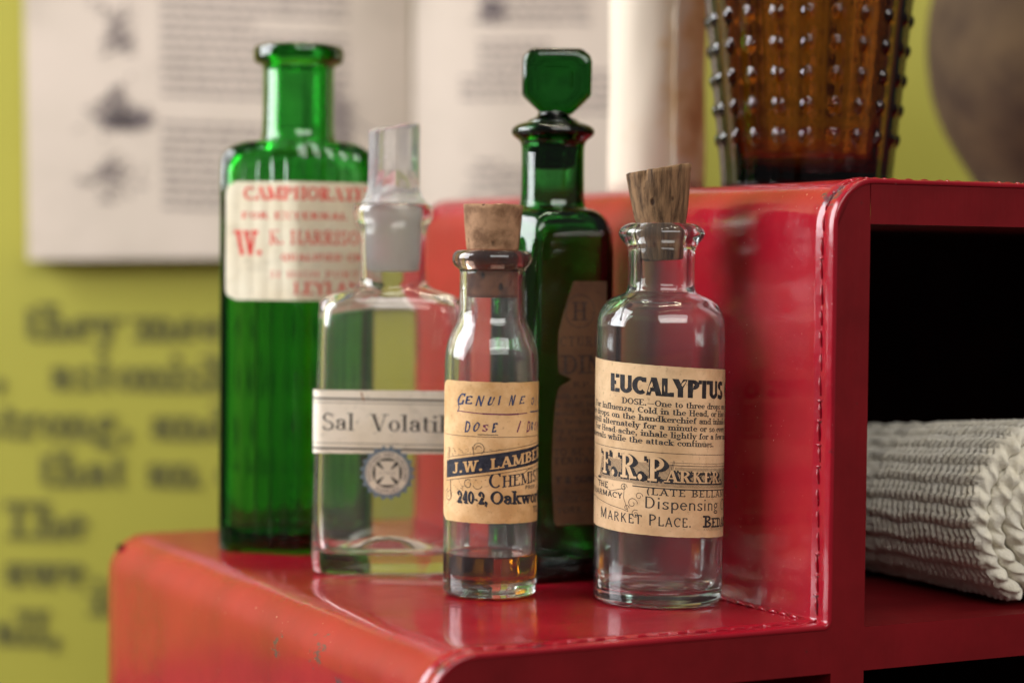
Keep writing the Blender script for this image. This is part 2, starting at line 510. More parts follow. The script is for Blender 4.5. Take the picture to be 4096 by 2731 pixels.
# ------------------------------------------------------------------ lettering: a small stroke alphabet
# v x y0 y1: stem   n x0 y0 x1 y1: hairline   k x0 y0 x1 y1: thick diagonal
# a cx cy rx ry a0 a1: bowl, thick at its sides   s x y: foot or head serif   d x y: dot
G = {
 'A': (.80, 'n.09 0 .40 1;k.40 1 .71 0;n.20 .33 .60 .33;s.09 0;s.71 0'),
 'B': (.72, 'v.17 0 1;n.17 1 .36 1;a.36 .76 .22 .24 -90 90;n.17 .52 .40 .52;n.17 0 .38 0;a.38 .26 .26 .26 -90 90;s.13 0;s.13 1'),
 'C': (.74, 'a.42 .5 .33 .5 48 312;n.66 .70 .66 .96'),
 'D': (.80, 'v.17 0 1;n.17 1 .36 1;n.17 0 .36 0;a.36 .5 .34 .5 -90 90;s.13 0;s.13 1'),
 'E': (.68, 'v.17 0 1;n.17 1 .58 1;n.17 0 .60 0;n.17 .52 .46 .52;n.58 .80 .58 1;n.60 0 .60 .22;s.13 0;s.13 1'),
 'F': (.64, 'v.17 0 1;n.17 1 .57 1;n.17 .52 .45 .52;n.57 .78 .57 1;n.45 .42 .45 .62;s.17 0;s.13 1'),
 'G': (.80, 'a.42 .5 .33 .5 48 330;v.68 .05 .42;n.66 .70 .66 .96;s.68 .42'),
 'H': (.84, 'v.17 0 1;v.67 0 1;n.17 .52 .67 .52;s.17 0;s.17 1;s.67 0;s.67 1'),
 'I': (.36, 'v.18 0 1;s.18 0;s.18 1'),
 'J': (.56, 'v.36 .2 1;a.20 .2 .16 .2 190 360;s.36 1'),
 'K': (.80, 'v.17 0 1;n.17 .40 .62 1;k.34 .58 .68 0;s.17 0;s.17 1;s.62 1;s.68 0'),
 'L': (.64, 'v.17 0 1;n.17 0 .58 0;n.58 0 .58 .24;s.17 1;s.13 0'),
 'M': (1.0, 'n.14 0 .14 1;k.14 1 .48 .08;n.48 .08 .82 1;v.84 0 1;s.14 0;s.84 0;s.12 1;s.86 1'),
 'N': (.84, 'n.15 0 .15 1;k.15 1 .68 0;n.68 0 .68 1;s.15 0;s.68 1;s.11 1'),
 'O': (.82, 'a.41 .5 .33 .5 0 360'),
 'P': (.70, 'v.17 0 1;n.17 1 .36 1;a.36 .73 .25 .27 -90 90;n.17 .46 .36 .46;s.17 0;s.13 1'),
 'Q': (.82, 'a.41 .5 .33 .5 0 360;k.45 .22 .72 -.14'),
 'R': (.78, 'v.17 0 1;n.17 1 .36 1;a.36 .75 .24 .25 -90 90;n.17 .5 .36 .5;k.38 .5 .66 0;s.17 0;s.13 1;s.68 0'),
 'S': (.64, 'b.32 .74 .21 .26 40 270;b.32 .25 .24 .27 -150 90;n.54 .76 .54 .97;n.09 .03 .09 .25'),
 'T': (.74, 'v.37 0 1;n.06 1 .68 1;n.06 .78 .06 1;n.68 .78 .68 1;s.37 0'),
 'U': (.82, 'v.17 .3 1;n.66 .3 .66 1;a.415 .3 .245 .3 180 360;s.17 1;s.66 1'),
 'V': (.78, 'k.09 1 .40 0;n.40 0 .69 1;s.09 1;s.69 1'),
 'W': (1.08, 'k.09 1 .33 0;n.33 0 .54 1;k.54 1 .77 0;n.77 0 .99 1;s.09 1;s.54 1;s.99 1'),
 'X': (.78, 'k.10 1 .68 0;n.66 1 .10 0;s.10 1;s.66 1;s.10 0;s.68 0'),
 'Y': (.76, 'k.08 1 .38 .46;n.38 .46 .68 1;v.38 0 .46;s.08 1;s.68 1;s.38 0'),
 'Z': (.68, 'n.10 1 .58 1;k.58 1 .10 0;n.10 0 .60 0;n.10 .78 .10 1;n.60 0 .60 .22'),
 'a': (.58, 'b.27 .50 .17 .16 0 150;v.44 .08 .5;a.26 .19 .17 .19 40 320;n.26 .38 .44 .38;n.44 .08 .56 .02;d.13 .5'),
 'b': (.62, 'v.14 0 1;a.34 .33 .21 .33 0 360;s.10 1'),
 'c': (.52, 'a.30 .33 .21 .33 50 315;d.44 .52'),
 'd': (.64, 'v.48 0 1;a.28 .33 .21 .33 0 360;s.44 1;s.53 0'),
 'e': (.54, 'a.28 .33 .21 .33 0 320;n.08 .36 .48 .36'),
 'f': (.40, 'v.18 0 .8;b.30 .8 .12 .2 60 180;n.04 .64 .36 .64;s.18 0;d.37 .88'),
 'g': (.58, 'b.27 .42 .18 .24 0 360;b.28 -.12 .21 .16 0 360;n.12 .18 .16 .05;n.40 .6 .55 .66'),
 'h': (.66, 'v.14 0 1;b.33 .44 .19 .22 0 180;v.52 0 .44;s.14 0;s.52 0;s.10 1'),
 'i': (.32, 'v.16 0 .64;s.16 0;s.12 .64;d.16 .90'),
 'j': (.30, 'v.18 -.1 .64;b.06 -.1 .12 .16 270 360;d.18 .90'),
 'k': (.64, 'v.14 0 1;n.14 .26 .48 .64;k.28 .42 .54 0;s.14 0;s.54 0;s.10 1;s.48 .64'),
 'l': (.32, 'v.16 0 1;s.16 0;s.12 1'),
 'm': (.98, 'v.14 0 .64;b.30 .44 .17 .22 0 180;v.48 0 .44;b.65 .44 .17 .22 0 180;v.83 0 .44;s.14 0;s.48 0;s.83 0;s.10 .64'),
 'n': (.66, 'v.14 0 .64;b.33 .44 .19 .22 0 180;v.52 0 .44;s.14 0;s.52 0;s.10 .64'),
 'o': (.58, 'a.29 .33 .21 .33 0 360'),
 'p': (.62, 'v.14 -.3 .64;a.34 .33 .21 .33 0 360;s.14 -.3;s.10 .64'),
 'q': (.62, 'v.48 -.3 .64;a.28 .33 .21 .33 0 360;s.48 -.3'),
 'r': (.48, 'v.14 0 .64;b.32 .42 .17 .23 55 170;d.42 .56;s.14 0;s.10 .64'),
 's': (.48, 'b.24 .49 .15 .17 40 270;b.24 .16 .17 .17 -150 90;n.40 .48 .40 .64;n.08 .02 .08 .18'),
 't': (.40, 'v.16 .1 .86;b.28 .12 .12 .12 180 300;n.04 .64 .34 .64'),
 'u': (.66, 'v.14 .2 .64;b.32 .2 .18 .2 180 360;v.51 0 .64;s.10 .64;s.47 .64;s.55 0'),
 'v': (.58, 'k.08 .64 .30 0;n.30 0 .50 .64;s.08 .64;s.50 .64'),
 'w': (.84, 'k.08 .64 .26 0;n.26 0 .42 .64;k.42 .64 .60 0;n.60 0 .76 .64;s.08 .64;s.42 .64;s.76 .64'),
 'x': (.58, 'k.08 .64 .48 0;n.48 .64 .08 0;s.08 .64;s.48 .64;s.08 0;s.48 0'),
 'y': (.58, 'k.08 .64 .30 0;n.52 .64 .22 -.28;d.15 -.25;s.08 .64;s.52 .64'),
 'z': (.52, 'n.08 .64 .44 .64;k.44 .64 .08 0;n.08 0 .46 0'),
 '0': (.64, 'a.32 .5 .23 .5 0 360'),
 '1': (.44, 'v.24 0 1;n.10 .82 .24 1;s.24 0'),
 '2': (.62, 'b.30 .70 .21 .30 -40 175;k.46 .52 .10 0;n.10 0 .54 0;n.54 0 .54 .2;d.12 .74'),
 '3': (.60, 'b.28 .74 .2 .26 -90 150;b.28 .26 .23 .27 -150 90'),
 '4': (.66, 'v.44 0 1;n.44 1 .08 .28;n.08 .28 .60 .28;s.44 0'),
 '5': (.60, 'n.14 1 .52 1;n.14 .55 .14 1;b.28 .28 .23 .29 -150 120'),
 '.': (.28, 'd.13 .05'), ',': (.28, 'd.14 .05;n.16 .04 .08 -.18'), '-': (.40, 'n.06 .33 .34 .33'), '_': (.95, 'n.05 .36 .90 .36'),
 '(': (.36, 'a.36 .42 .22 .6 110 250'), ')': (.36, 'a0 .42 .22 .6 -70 70'), "'": (.24, 'n.12 .75 .12 1'), '&': (.8, 'a.34 .75 .16 .25 0 360;k.22 .62 .68 0;b.30 .25 .22 .26 100 330;n.48 .1 .66 .42'),
 ' ': (.36, ''),
}
import re as _re
_num = _re.compile(r'-?\d*\.?\d+')
GL = {k: (wd, [(s[0], [float(q) for q in _num.findall(s[1:])]) for s in spec.split(';') if s]) for k, (wd, spec) in G.items()}

# style: stem, hairline, serif half length (0 = none), x stretch, extra space
SERIF = (.135, .05, .11, 1.0, .06)
SERIF_B = (.17, .085, .13, 1.0, .05)
SLAB = (.19, .12, .16, 1.05, .06)
SANS = (.105, .10, 0, .92, .08)
SANS_B = (.17, .15, 0, .95, .06)
GOTHIC = (.285, .215, 0, .86, .055)
PEN = (.18, .15, 0, .95, .16)


class Ink:
    def __init__(s):
        s.polys = []

    def poly(s, pts, layer=1, mi=1):
        s.polys.append((pts, layer, mi))

    def line(s, x0, y0, x1, y1, wd, layer=1, mi=1, step=1.2):
        L = math.hypot(x1 - x0, y1 - y0)
        if L < 1e-6:
            return
        n = max(1, int(L / step))
        nx, ny = -(y1 - y0) / L * wd / 2, (x1 - x0) / L * wd / 2
        for i in range(n):
            a, b = i / n, (i + 1) / n
            ax, ay, bx, by = x0 + (x1 - x0) * a, y0 + (y1 - y0) * a, x0 + (x1 - x0) * b, y0 + (y1 - y0) * b
            s.poly([(ax + nx, ay + ny), (ax - nx, ay - ny), (bx - nx, by - ny), (bx + nx, by + ny)], layer, mi)

    def path(s, pts, wd, layer=1, mi=1):
        for i, (a, b) in enumerate(zip(pts, pts[1:])):
            ww = wd[i] if isinstance(wd, list) else wd
            s.line(*a, *b, ww, layer, mi)

    def curve(s, cx, cy, r, a0, a1, wd, r1=None, layer=1, mi=1, n=14):
        r1 = r if r1 is None else r1
        pts = []
        for i in range(n + 1):
            t = i / n
            a = R(a0 + (a1 - a0) * t)
            q = r + (r1 - r) * t
            pts.append((cx + q * math.cos(a), cy + q * math.sin(a)))
        s.path(pts, wd, layer, mi)

    def disc(s, cx, cy, r, layer=1, mi=1, n=14, ry=None):
        ry = ry or r
        s.poly([(cx + r * math.cos(2 * PI * i / n), cy + ry * math.sin(2 * PI * i / n)) for i in range(n)], layer, mi)

    def ring(s, cx, cy, r0, r1, layer=1, mi=1, n=48):
        for i in range(n):
            a, b = 2 * PI * i / n, 2 * PI * (i + 1) / n
            s.poly([(cx + r0 * math.cos(a), cy + r0 * math.sin(a)), (cx + r1 * math.cos(a), cy + r1 * math.sin(a)),
                    (cx + r1 * math.cos(b), cy + r1 * math.sin(b)), (cx + r0 * math.cos(b), cy + r0 * math.sin(b))], layer, mi)

    def glyphs(s, txt, style, caps=1.0):
        """quads in units of cap height; small=scale of lower case letters given as capitals"""
        T, t, sf, xs, gap = style
        out, x = [], 0.0
        for ch in txt:
            k = 1.0
            if ch.islower() and caps < 1:
                k, ch = caps, ch.upper()
            wd, el = GL.get(ch, GL[' '])

            def add(q):
                out.append([(x + px * xs * k, py * k) for px, py in q])
            Tx, tx = T / xs, t / xs
            for op, a in el:
                if op == 'v':
                    add([(a[0] - Tx / 2, a[1]), (a[0] + Tx / 2, a[1]), (a[0] + Tx / 2, a[2]), (a[0] - Tx / 2, a[2])])
                elif op == 'n' or op == 'k':
                    wq = t if op == 'n' else T
                    x0, y0, x1, y1 = a
                    dx, dy = x1 - x0, y1 - y0
                    L = math.hypot(dx, dy)
                    if abs(dy) < 1e-6:
                        y0 = min(max(y0, t / 2), 1 - t / 2)
                        add([(x0, y0 - wq / 2), (x1, y0 - wq / 2), (x1, y0 + wq / 2), (x0, y0 + wq / 2)])
                    else:
                        hw = wq / 2 * L / abs(dy) / xs if abs(dy) > .4 * abs(dx) else wq / 2
                        hw = min(hw, wq / xs)
                        add([(x0 - hw, y0), (x0 + hw, y0), (x1 + hw, y1), (x1 - hw, y1)])
                elif op in 'ab':
                    cx, cy_, rx, ry, a0, a1 = a
                    n = max(5, int(abs(a1 - a0) / 20))
                    pr = None
                    for i in range(n + 1):
                        an = R(a0 + (a1 - a0) * i / n)
                        c_, s_ = math.cos(an), math.sin(an)
                        hw = (t + (T - t) * c_ * c_) / 2 if op == 'a' else (t + (T - t) * (.25 + .5 * c_ * c_)) / 2
                        ox, oy = (rx + hw / xs) * c_, ry * s_
                        ix, iy = (rx - hw / xs) * c_, max(ry - 2 * hw, 0) * s_
                        o_, i_ = (cx + ox, cy_ + oy), (cx + ix, cy_ + iy)
                        if pr:
                            add([pr[0], pr[1], i_, o_])
                        pr = (o_, i_)
                elif op == 's' and sf > 0:
                    y = a[1]
                    y = y + t / 2 if y < .3 else y - t / 2
                    hl = sf + T / 2
                    add([(a[0] - hl / xs, y - t / 2), (a[0] + hl / xs, y - t / 2), (a[0] + hl / xs, y + t / 2), (a[0] - hl / xs, y + t / 2)])
                elif op == 'd':
                    r_ = max(T * .62, .07)
                    add([(a[0] + r_ / xs * math.cos(q * PI / 4), max(a[1], r_ * .9) + r_ * math.sin(q * PI / 4)) if a[1] >= 0 else
                         (a[0] + r_ / xs * math.cos(q * PI / 4), a[1] + r_ * math.sin(q * PI / 4)) for q in range(8)])
            x += (wd * xs + gap) * k
        return out, x

    def text(s, txt, u0, v0, h, u1=None, style=SERIF, layer=1, mi=1, slant=0, slope=0, caps=1.0, jit=0, fn=None, wear=0):
        q, W = s.glyphs(txt, style, caps)
        kx = h if u1 is None else (u1 - u0) / W
        rnd = random.Random(len(txt) * 31 + int(h * 100))
        for p in q:
            if wear and rnd.random() < wear:
                continue
            P = []
            for x, y in p:
                u, v = x * kx + y * h * slant, y * h
                if jit:
                    v += noise.noise(Vector((u * .25, h, 1.7))) * jit
                    u += noise.noise(Vector((u * .35, v * .3, 5.1))) * jit
                if fn:
                    P.append(fn(u, v))
                else:
                    P.append((u0 + u, v0 + v + u * slope))
            s.poly(P, layer, mi)
        return u0 + W * kx


def label_mesh(name, parent, mats, inkset, wrap, v0, v1, ulo, uhi, nu=48, nv=40, k=1.0, base=.00005, step=.000022):
    """paper sheet whose left and right edges are functions of v, with its printing; one mesh. k = metres per label unit."""
    V, F, MI = [], [], []
    sd = len(inkset.polys) % 17
    wrap0 = wrap

    def wrap(u, v, off):
        lf = noise.noise(Vector((u * 130, v * 80, sd)))
        return wrap0(u, v, off + .00022 * max(0, lf) ** 2)
    for j in range(nv + 1):
        v = v0 + (v1 - v0) * j / nv
        a, b = ulo(v), uhi(v)
        for i in range(nu + 1):
            u = a + (b - a) * i / nu
            ve = v
            if j in (0, nv):
                ve += (1 if j == 0 else -1) * (1.6 * max(0, noise.noise(Vector((u * .12, sd, j)))) + 2.4 * max(0, noise.noise(Vector((u * .05, sd + 7, j))) - .25) + .5 * noise.noise(Vector((u * .5, sd, j))))
            V.append(wrap(u * k, ve * k, base))
    for j in range(nv):
        for i in range(nu):
            a = j * (nu + 1) + i
            F.append((a, a + 1, a + nu + 2, a + nu + 1))
            MI.append(0)
    for n_, (pts, layer, mi) in enumerate(inkset.polys):
        # keep the printing on the paper
        vc = sum(p[1] for p in pts) / len(pts)
        uc = sum(p[0] for p in pts) / len(pts)
        if not (v0 < vc < v1 and ulo(vc) < uc < uhi(vc)):
            continue
        o = len(V)
        off = base + layer * step + (n_ % 9) * 1.0e-6
        for u, v in pts:
            V.append(wrap(u * k, v * k, off))
        ar = sum(pts[i - 1][0] * pts[i][1] - pts[i][0] * pts[i - 1][1] for i in range(len(pts)))
        idx = list(range(o, o + len(pts)))
        F.append(tuple(idx if ar > 0 else idx[::-1]))
        MI.append(mi)
    return mesh_obj(name, V, F, mats, parent, True, MI, recalc=False)


def rounded(v0, v1, u0, u1, rad, wob=0, seed=0):
    def inset(v):
        d = min(v - v0, v1 - v)
        if d >= rad:
            return 0
        return rad - math.sqrt(max(rad * rad - (rad - d) ** 2, 0))
    return (lambda v: u0 + inset(v) + wob * noise.noise(Vector((v * .12, seed, 0))),
            lambda v: u1 - inset(v) - wob * noise.noise(Vector((v * .12, seed + 9, 0))))


# ------------------------------------------------------------------ setting: ground and wall
V = [(-1.2, .15, -.124), (1.6, .15, -.124), (1.6, 1.6, -.124), (-1.2, 1.6, -.124)]
o = mesh_obj('ground', V, [(0, 1, 2, 3)], M['ground'], smooth=False)
o['kind'] = 'structure'

WALL_Y = 1.0
wall = thing('display_wall', 'chartreuse exhibition wall printed with large dark lettering behind the bottles', 'wall', (0, WALL_Y, -.122))
V = [(x, y, z) for x in (-.75, .95) for y in (0, .02) for z in (0, .80)]
F = [(0, 1, 3, 2), (4, 6, 7, 5), (0, 4, 5, 1), (2, 3, 7, 6), (0, 2, 6, 4), (1, 5, 7, 3)]
mesh_obj('board', V, F, M['wall'], wall, False)
ik = Ink()
WPX = .2   # mm per picture unit at the wall
for txt, x, y, h in (('they meet', 57, 828, 84), ('s,', -60, 941, 84), ('astonished', 117, 943, 84), ('strong, and', -46, 1055, 84), ('that an old', 92, 1165, 84), ('The', 8, 1287, 88),
                     ('awe', 12, 1396, 84), ('it', 214, 1462, 84), ('all,', -12, 1534, 84)):
    ik.text(txt, (x - 1176) * WPX, (646 - y) * WPX, h * WPX, style=(.24, .13, .17, 1.02, .10), mi=0)
V, F = [], []
for n_, (pts, layer, mi) in enumerate(ik.polys):
    o_ = len(V)
    V += [(u * .001, -.0006 - (n_ % 9) * 2e-6, v * .001 + .088 + .122) for u, v in pts]
    ar = sum(pts[i - 1][0] * pts[i][1] - pts[i][0] * pts[i - 1][1] for i in range(len(pts)))
    idx = list(range(o_, o_ + len(pts)))
    F.append(tuple(idx if ar > 0 else idx[::-1]))
mesh_obj('printed_text', V, F, M['wall_ink'], wall, False, recalc=False)

# ------------------------------------------------------------------ open book panel on the wall
book = thing('open_book', 'pale open book facsimile with grey print fixed to the chartreuse wall', 'book', (-.0459, WALL_Y - .001, .0915))


def page(name, x0, x1, zb, zt, gut, prints, skew):
    """a page of real thickness bowing out of the gutter at x = 0"""
    n = 28

    def dep(x):
        t = min(abs(x) / .05, 1)
        return .004 + .010 * (1 - (1 - t) ** 2.2)

    def wr(u, v, off):
        # u from the gutter, v from the bottom edge
        return (u + skew * v, -dep(u) - off, zb + v + (.018 * u if u < 0 else .01 * u))
    V, F, MI = [], [], []
    for j in (0, 1):
        for i in range(n + 1):
            u = x0 + (x1 - x0) * i / n
            V.append(wr(u, (zt - zb) * j, 0))
    for i in range(n):
        F.append((i, i + 1, n + 2 + i, n + 1 + i))
        MI.append(0)
    # back and edges
    o = len(V)
    for j in (0, 1):
        for i in range(n + 1):
            u = x0 + (x1 - x0) * i / n
            p = wr(u, (zt - zb) * j, 0)
            V.append((p[0], -.0002, p[2]))
    for i in range(n):
        F.append((o + i + 1, o + i, o + n + 1 + i, o + n + 2 + i))
        F.append((o + i, o + i + 1, i + 1, i))
        F.append((n + 1 + i, n + 2 + i, o + n + 2 + i, o + n + 1 + i))
        MI += [0, 0, 0]
    for i in (0, n):
        F.append((i, o + i, o + n + 1 + i, n + 1 + i))
        MI.append(0)
    for q, (pts, layer, mi) in enumerate(prints.polys):
        oo = len(V)
        V += [wr(u * .001, v * .001, .0003 + (q % 7) * 3e-6 + layer * 2e-5) for u, v in pts]
        F.append(tuple(range(oo, oo + len(pts))))
        MI.append(mi)
    return mesh_obj(name, V, F, [M['page'], M['page_ink'], M['page_dark']], book, False, MI, recalc=False)


rnd = random.Random(3)
ik = Ink()
# engraving column beside the gutterless edge
for k in range(420):
    v = rnd.uniform(26, 150)
    if rnd.random() > .5 + .5 * math.sin(v * .19 + 1):
        continue
    wdt = 9 + 5 * math.sin(v * .23)
    cx_ = -134 + (v - 60) * .03
    u = cx_ + rnd.gauss(0, wdt * .55)
    L = rnd.uniform(1.5, 6)
    an = rnd.uniform(-.6, .6) + (1.2 if rnd.random() < .4 else 0)
    ik.line(u, v, u + L * math.cos(an), v + L * math.sin(an), rnd.uniform(.5, 1.2), 1, 1 + (rnd.random() < .7), 20)
for k in range(60):
    ik.line(-132 + rnd.gauss(0, 5), 63 + rnd.gauss(0, 3), -126 + rnd.gauss(0, 5), 63 + rnd.gauss(0, 3), 1.2, 1, 2, 20)
# text column
for r_ in range(34):
    v = 24 + r_ * 4.6
    if r_ in (9, 10, 19, 26):
        if r_ != 19:
            continue
    u, ue = -112, (-28 if r_ % 9 else -70)
    while u < ue:
        L = rnd.uniform(3, 10)
        y0 = v + (u + 112) * -.045
        ik.line(u, y0, min(u + L, ue), y0 - L * .045, 1.75, 1, 1, 30)
        u += L + 1.3
for k in range(26):
    ik.line(-34 + rnd.gauss(0, 4), 62 + rnd.gauss(0, 8), -30 + rnd.gauss(0, 4), 60 + rnd.gauss(0, 8), 1.2, 1, 1, 20)
page('left_page', -.1735, 0, 0, .20, 0, ik, -.016)
ik = Ink()
for (va, vb, ua, ub, ang) in ((84, 100, 30, 62, 0), (72, 82, 22, 50, 0), (66, 84, 66, 90, 0), (30, 46, 22, 40, 1), (18, 40, 38, 58, 1), (8, 26, 18, 34, 1), (106, 122, 30, 80, 0), (10, 30, 60, 84, 0)):
    v = va
    while v < vb:
        u = ua + (rnd.uniform(0, 8) if ang else 0)
        while u < ub:
            L = rnd.uniform(3, 9)
            ik.line(u, v, min(u + L, ub), v - L * .05, 1.7, 1, 1, 30)
            u += L + 1.4
        v += 4.2
for k in range(40):
    ik.line(34 + rnd.gauss(0, 3), 112 + rnd.gauss(0, 2.5), 37 + rnd.gauss(0, 3), 111 + rnd.gauss(0, 2.5), 1.2, 1, 2, 20)
page('right_page', 0, .0955, 0, .20, 0, ik, -.004)
# board behind the pages
V = [(x, y, z) for x in (-.168, .092) for y in (0, -.003) for z in (.004, .197)]
F = [(0, 1, 3, 2), (4, 6, 7, 5), (0, 4, 5, 1), (2, 3, 7, 6), (0, 2, 6, 4), (1, 5, 7, 3)]

# ------------------------------------------------------------------ the red shelf unit
TH = .4798
P0 = Vector((-.018, .4854, 0))
EV = Vector((math.cos(TH), math.sin(TH), 0))
DV = Vector((-math.sin(TH), math.cos(TH), 0))
WS, HU, RAD, TK, SH, DEP, EW, ZB = .1092, .1105, .0125, .0113, .0122, .242, .415, -.122
unit = thing('shelf_unit', 'glossy red stepped shelf unit with rounded edges and open front compartments', 'shelf', tuple(P0 + Vector((0, 0, ZB))), TH)


def L3(a, b_, z):
    return (a, b_, z - ZB)      # along the front, into the depth, up: local to the unit


# outer skin: one bent sheet; profile of centre points with outward normals
def arc(cx, cz, r, a0, a1, n):
    return [(cx + r * math.cos(R(a0 + (a1 - a0) * i / n)), cz + r * math.sin(R(a0 + (a1 - a0) * i / n))) for i in range(n + 1)]


def sub(p, q, n):
    return [(p[0] + (q[0] - p[0]) * i / n, p[1] + (q[1] - p[1]) * i / n) for i in range(1, n)]


prof = [(0, ZB)] + sub((0, ZB), (0, -RAD), 14) + arc(RAD, -RAD, RAD, 180, 90, 10)
prof += sub((RAD, 0), (WS - .0010, 0), 18) + arc(WS - .0010, .0010, .0010, 270, 360, 4)
prof += sub((WS, .0010), (WS, HU - RAD), 18) + arc(WS + RAD, HU - RAD, RAD, 180, 90, 10)
prof += sub((WS + RAD, HU), (EW, HU), 24) + [(EW, HU), (EW, ZB)]
nrm = []
for i in range(len(prof)):
    a = Vector(prof[max(i - 1, 0)])
    c_ = Vector(prof[min(i + 1, len(prof) - 1)])
    t = (c_ - a).normalized()
    nrm.append(Vector((-t.y, t.x)))
slices = [(.0000, -.0004), (.00015, -.00015), (.0004, .0), (.0020, .0001), (.0036, .0001), (.0045, -.0002), (.0054, -.0002), (.0064, .0003), (.0080, .0001), (.0105, 0)]
d_ = .016
while d_ < DEP - .004:
    slices.append((d_, 0))
    d_ += .0075
slices += [(DEP - .0008, 0), (DEP, -.0008)]
V, F = [], []
n = len(prof)
SKIN = .0012
for dd, off in slices:
    for (x, z), nn in zip(prof, nrm):
        o2 = off
        if 0 < dd < DEP - .001:
            o2 += .00022 * noise.noise(Vector((x * 55, dd * 40, z * 55))) + (.00012 * noise.noise(Vector((x * 210, dd * 200, z * 210))) if dd < .012 else 0)
        V.append(L3(x + nn.x * o2, dd, z + nn.y * o2))
for dd in (0, DEP):
    for (x, z), nn in zip(prof, nrm):
        V.append(L3(x - nn.x * SKIN, dd, z - nn.y * SKIN))
ns = len(slices)
for k in range(ns - 1):
    for i in range(n - 1):
        F.append((k * n + i, k * n + i + 1, (k + 1) * n + i + 1, (k + 1) * n + i))
fo, bo = ns * n, (ns + 1) * n
for i in range(n - 1):
    F.append((i, i + 1, fo + i + 1, fo + i))
    F.append(((ns - 1) * n + i, (ns - 1) * n + i + 1, bo + i + 1, bo + i))
    F.append((fo + i, fo + i + 1, bo + i + 1, bo + i))
mesh_obj('outer_skin', V, F, M['red'], unit, True)

# carcass: boards seen edge-on at the front, with openings; solid cells on a grid
IN = SKIN + .00005
xs = [IN, IN + RAD - SKIN, TK + .004, WS - .0, WS + IN, WS + RAD, WS + TK, .27, .27 + TK, EW - TK, EW - IN]
xs = sorted(set(round(q, 6) for q in xs))
zs = sorted(set(round(q, 6) for q in [ZB + .001, ZB + TK, -SH, -RAD, -IN, HU - RAD, HU - TK, HU - IN]))


def solid(x, z):
    left_low = IN < x < WS + IN
    if x < WS + IN and z > -IN:
        return False
    if z < ZB + TK or (-SH < z < -IN) or z > HU - TK:
        return True
    if x < TK + .004 and z < 0:
        return True
    if WS + IN < x < WS + TK or .27 < x < .27 + TK and z < 0 or x > EW - TK:
        return True
    return False


FD = .00035
V, F, MI = [], [], []


def quad(p, mi):
    o = len(V)
    V.extend(p)
    F.append(tuple(range(o, o + len(p))))
    MI.append(mi)


for i in range(len(xs) - 1):
    for j in range(len(zs) - 1):
        x0, x1, z0, z1 = xs[i], xs[i + 1], zs[j], zs[j + 1]
        s_ = solid((x0 + x1) / 2, (z0 + z1) / 2)
        if s_:
            r_ = RAD - IN
            cor = None
            if x0 < IN + 1e-5 and z1 > -IN - 1e-5 and z1 < 0:
                cor = (RAD, -RAD)
            if abs(x0 - WS - IN) < 1e-5 and z1 > HU - IN - 1e-5:
                cor = (WS + RAD, HU - RAD)
            if cor:
                pts = [(x1, z0)] + [(x1, z1)] + arc(cor[0], cor[1], r_, 90, 180, 8)[1:-1] + [(x0, z0)]
                if x1 < cor[0] - 1e-5:
                    pts = [p for p in arc(cor[0], cor[1], r_, 90, 180, 12) if p[0] <= x1 + 1e-6]
                    pts = [(x1, z0)] + pts + [(x0, z0)]
                quad([L3(px, FD, pz) for px, pz in pts], 0)
            else:
                quad([L3(x0, FD, z0), L3(x1, FD, z0), L3(x1, FD, z1), L3(x0, FD, z1)], 0)
        # walls where solid meets opening
        for (ii, jj, e0, e1) in ((i + 1, j, (x1, z0), (x1, z1)), (i, j + 1, (x0, z1), (x1, z1))):
            if ii < len(xs) - 1 and jj < len(zs) - 1:
                s2 = solid((xs[ii] + xs[ii + 1]) / 2, (zs[jj] + zs[jj + 1]) / 2)
                if s2 != s_ and not (abs(e0[1] + IN) < 1e-5 and abs(e1[1] + IN) < 1e-5 and e0[0] < WS) and not (abs(e0[0] - WS - IN) < 1e-5 and abs(e1[0] - WS - IN) < 1e-5 and e0[1] > -IN - 1e-5):
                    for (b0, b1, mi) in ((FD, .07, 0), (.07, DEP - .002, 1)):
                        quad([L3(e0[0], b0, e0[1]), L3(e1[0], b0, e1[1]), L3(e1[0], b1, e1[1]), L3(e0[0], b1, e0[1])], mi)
ccx, ccz = WS - .0010, .0010
quad([L3(px, FD, pz) for px, pz in [(WS + IN, -IN), (WS + IN, .0010)] + arc(ccx, ccz, .0010 + SKIN, 360, 270, 6)[1:-1] + [(ccx, -IN)]], 0)
mesh_obj('front_frame', V, F, [M['red_worn_shaded'], M['compartment_shade']], unit, False, MI)
V, F = [], []
for (x0, x1, z0, z1) in ((IN + .001, WS, ZB + .002, -.003), (WS, EW - .003, ZB + .002, HU - .003)):
    o_ = len(V)
    V += [L3(x0, DEP - .004, z0), L3(x1, DEP - .004, z0), L3(x1, DEP - .004, z1), L3(x0, DEP - .004, z1)]
    V += [L3(x0, DEP - .0025, z0), L3(x1, DEP - .0025, z0), L3(x1, DEP - .0025, z1), L3(x0, DEP - .0025, z1)]
    F += [tuple(o_ + q for q in f) for f in ((0, 1, 2, 3), (4, 7, 6, 5), (0, 4, 5, 1), (1, 5, 6, 2), (2, 6, 7, 3), (3, 7, 4, 0))]
mesh_obj('back_panel', V, F, M['compartment_shade'], unit, False)

# seams: raised stitches along the front edge and down the inner corner of the step
parts = []
rnd = random.Random(11)
cum = [0]
for a, c_ in zip(prof, prof[1:]):
    cum.append(cum[-1] + math.hypot(c_[0] - a[0], c_[1] - a[1]))


def at_len(s_):
    for i in range(len(cum) - 1):
        if cum[i + 1] >= s_:
            t = (s_ - cum[i]) / max(cum[i + 1] - cum[i], 1e-9)
            p = Vector(prof[i]).lerp(Vector(prof[i + 1]), t)
            q = nrm[i].lerp(nrm[i + 1], t).normalized()
            return p, q
    return Vector(prof[-1]), nrm[-1]


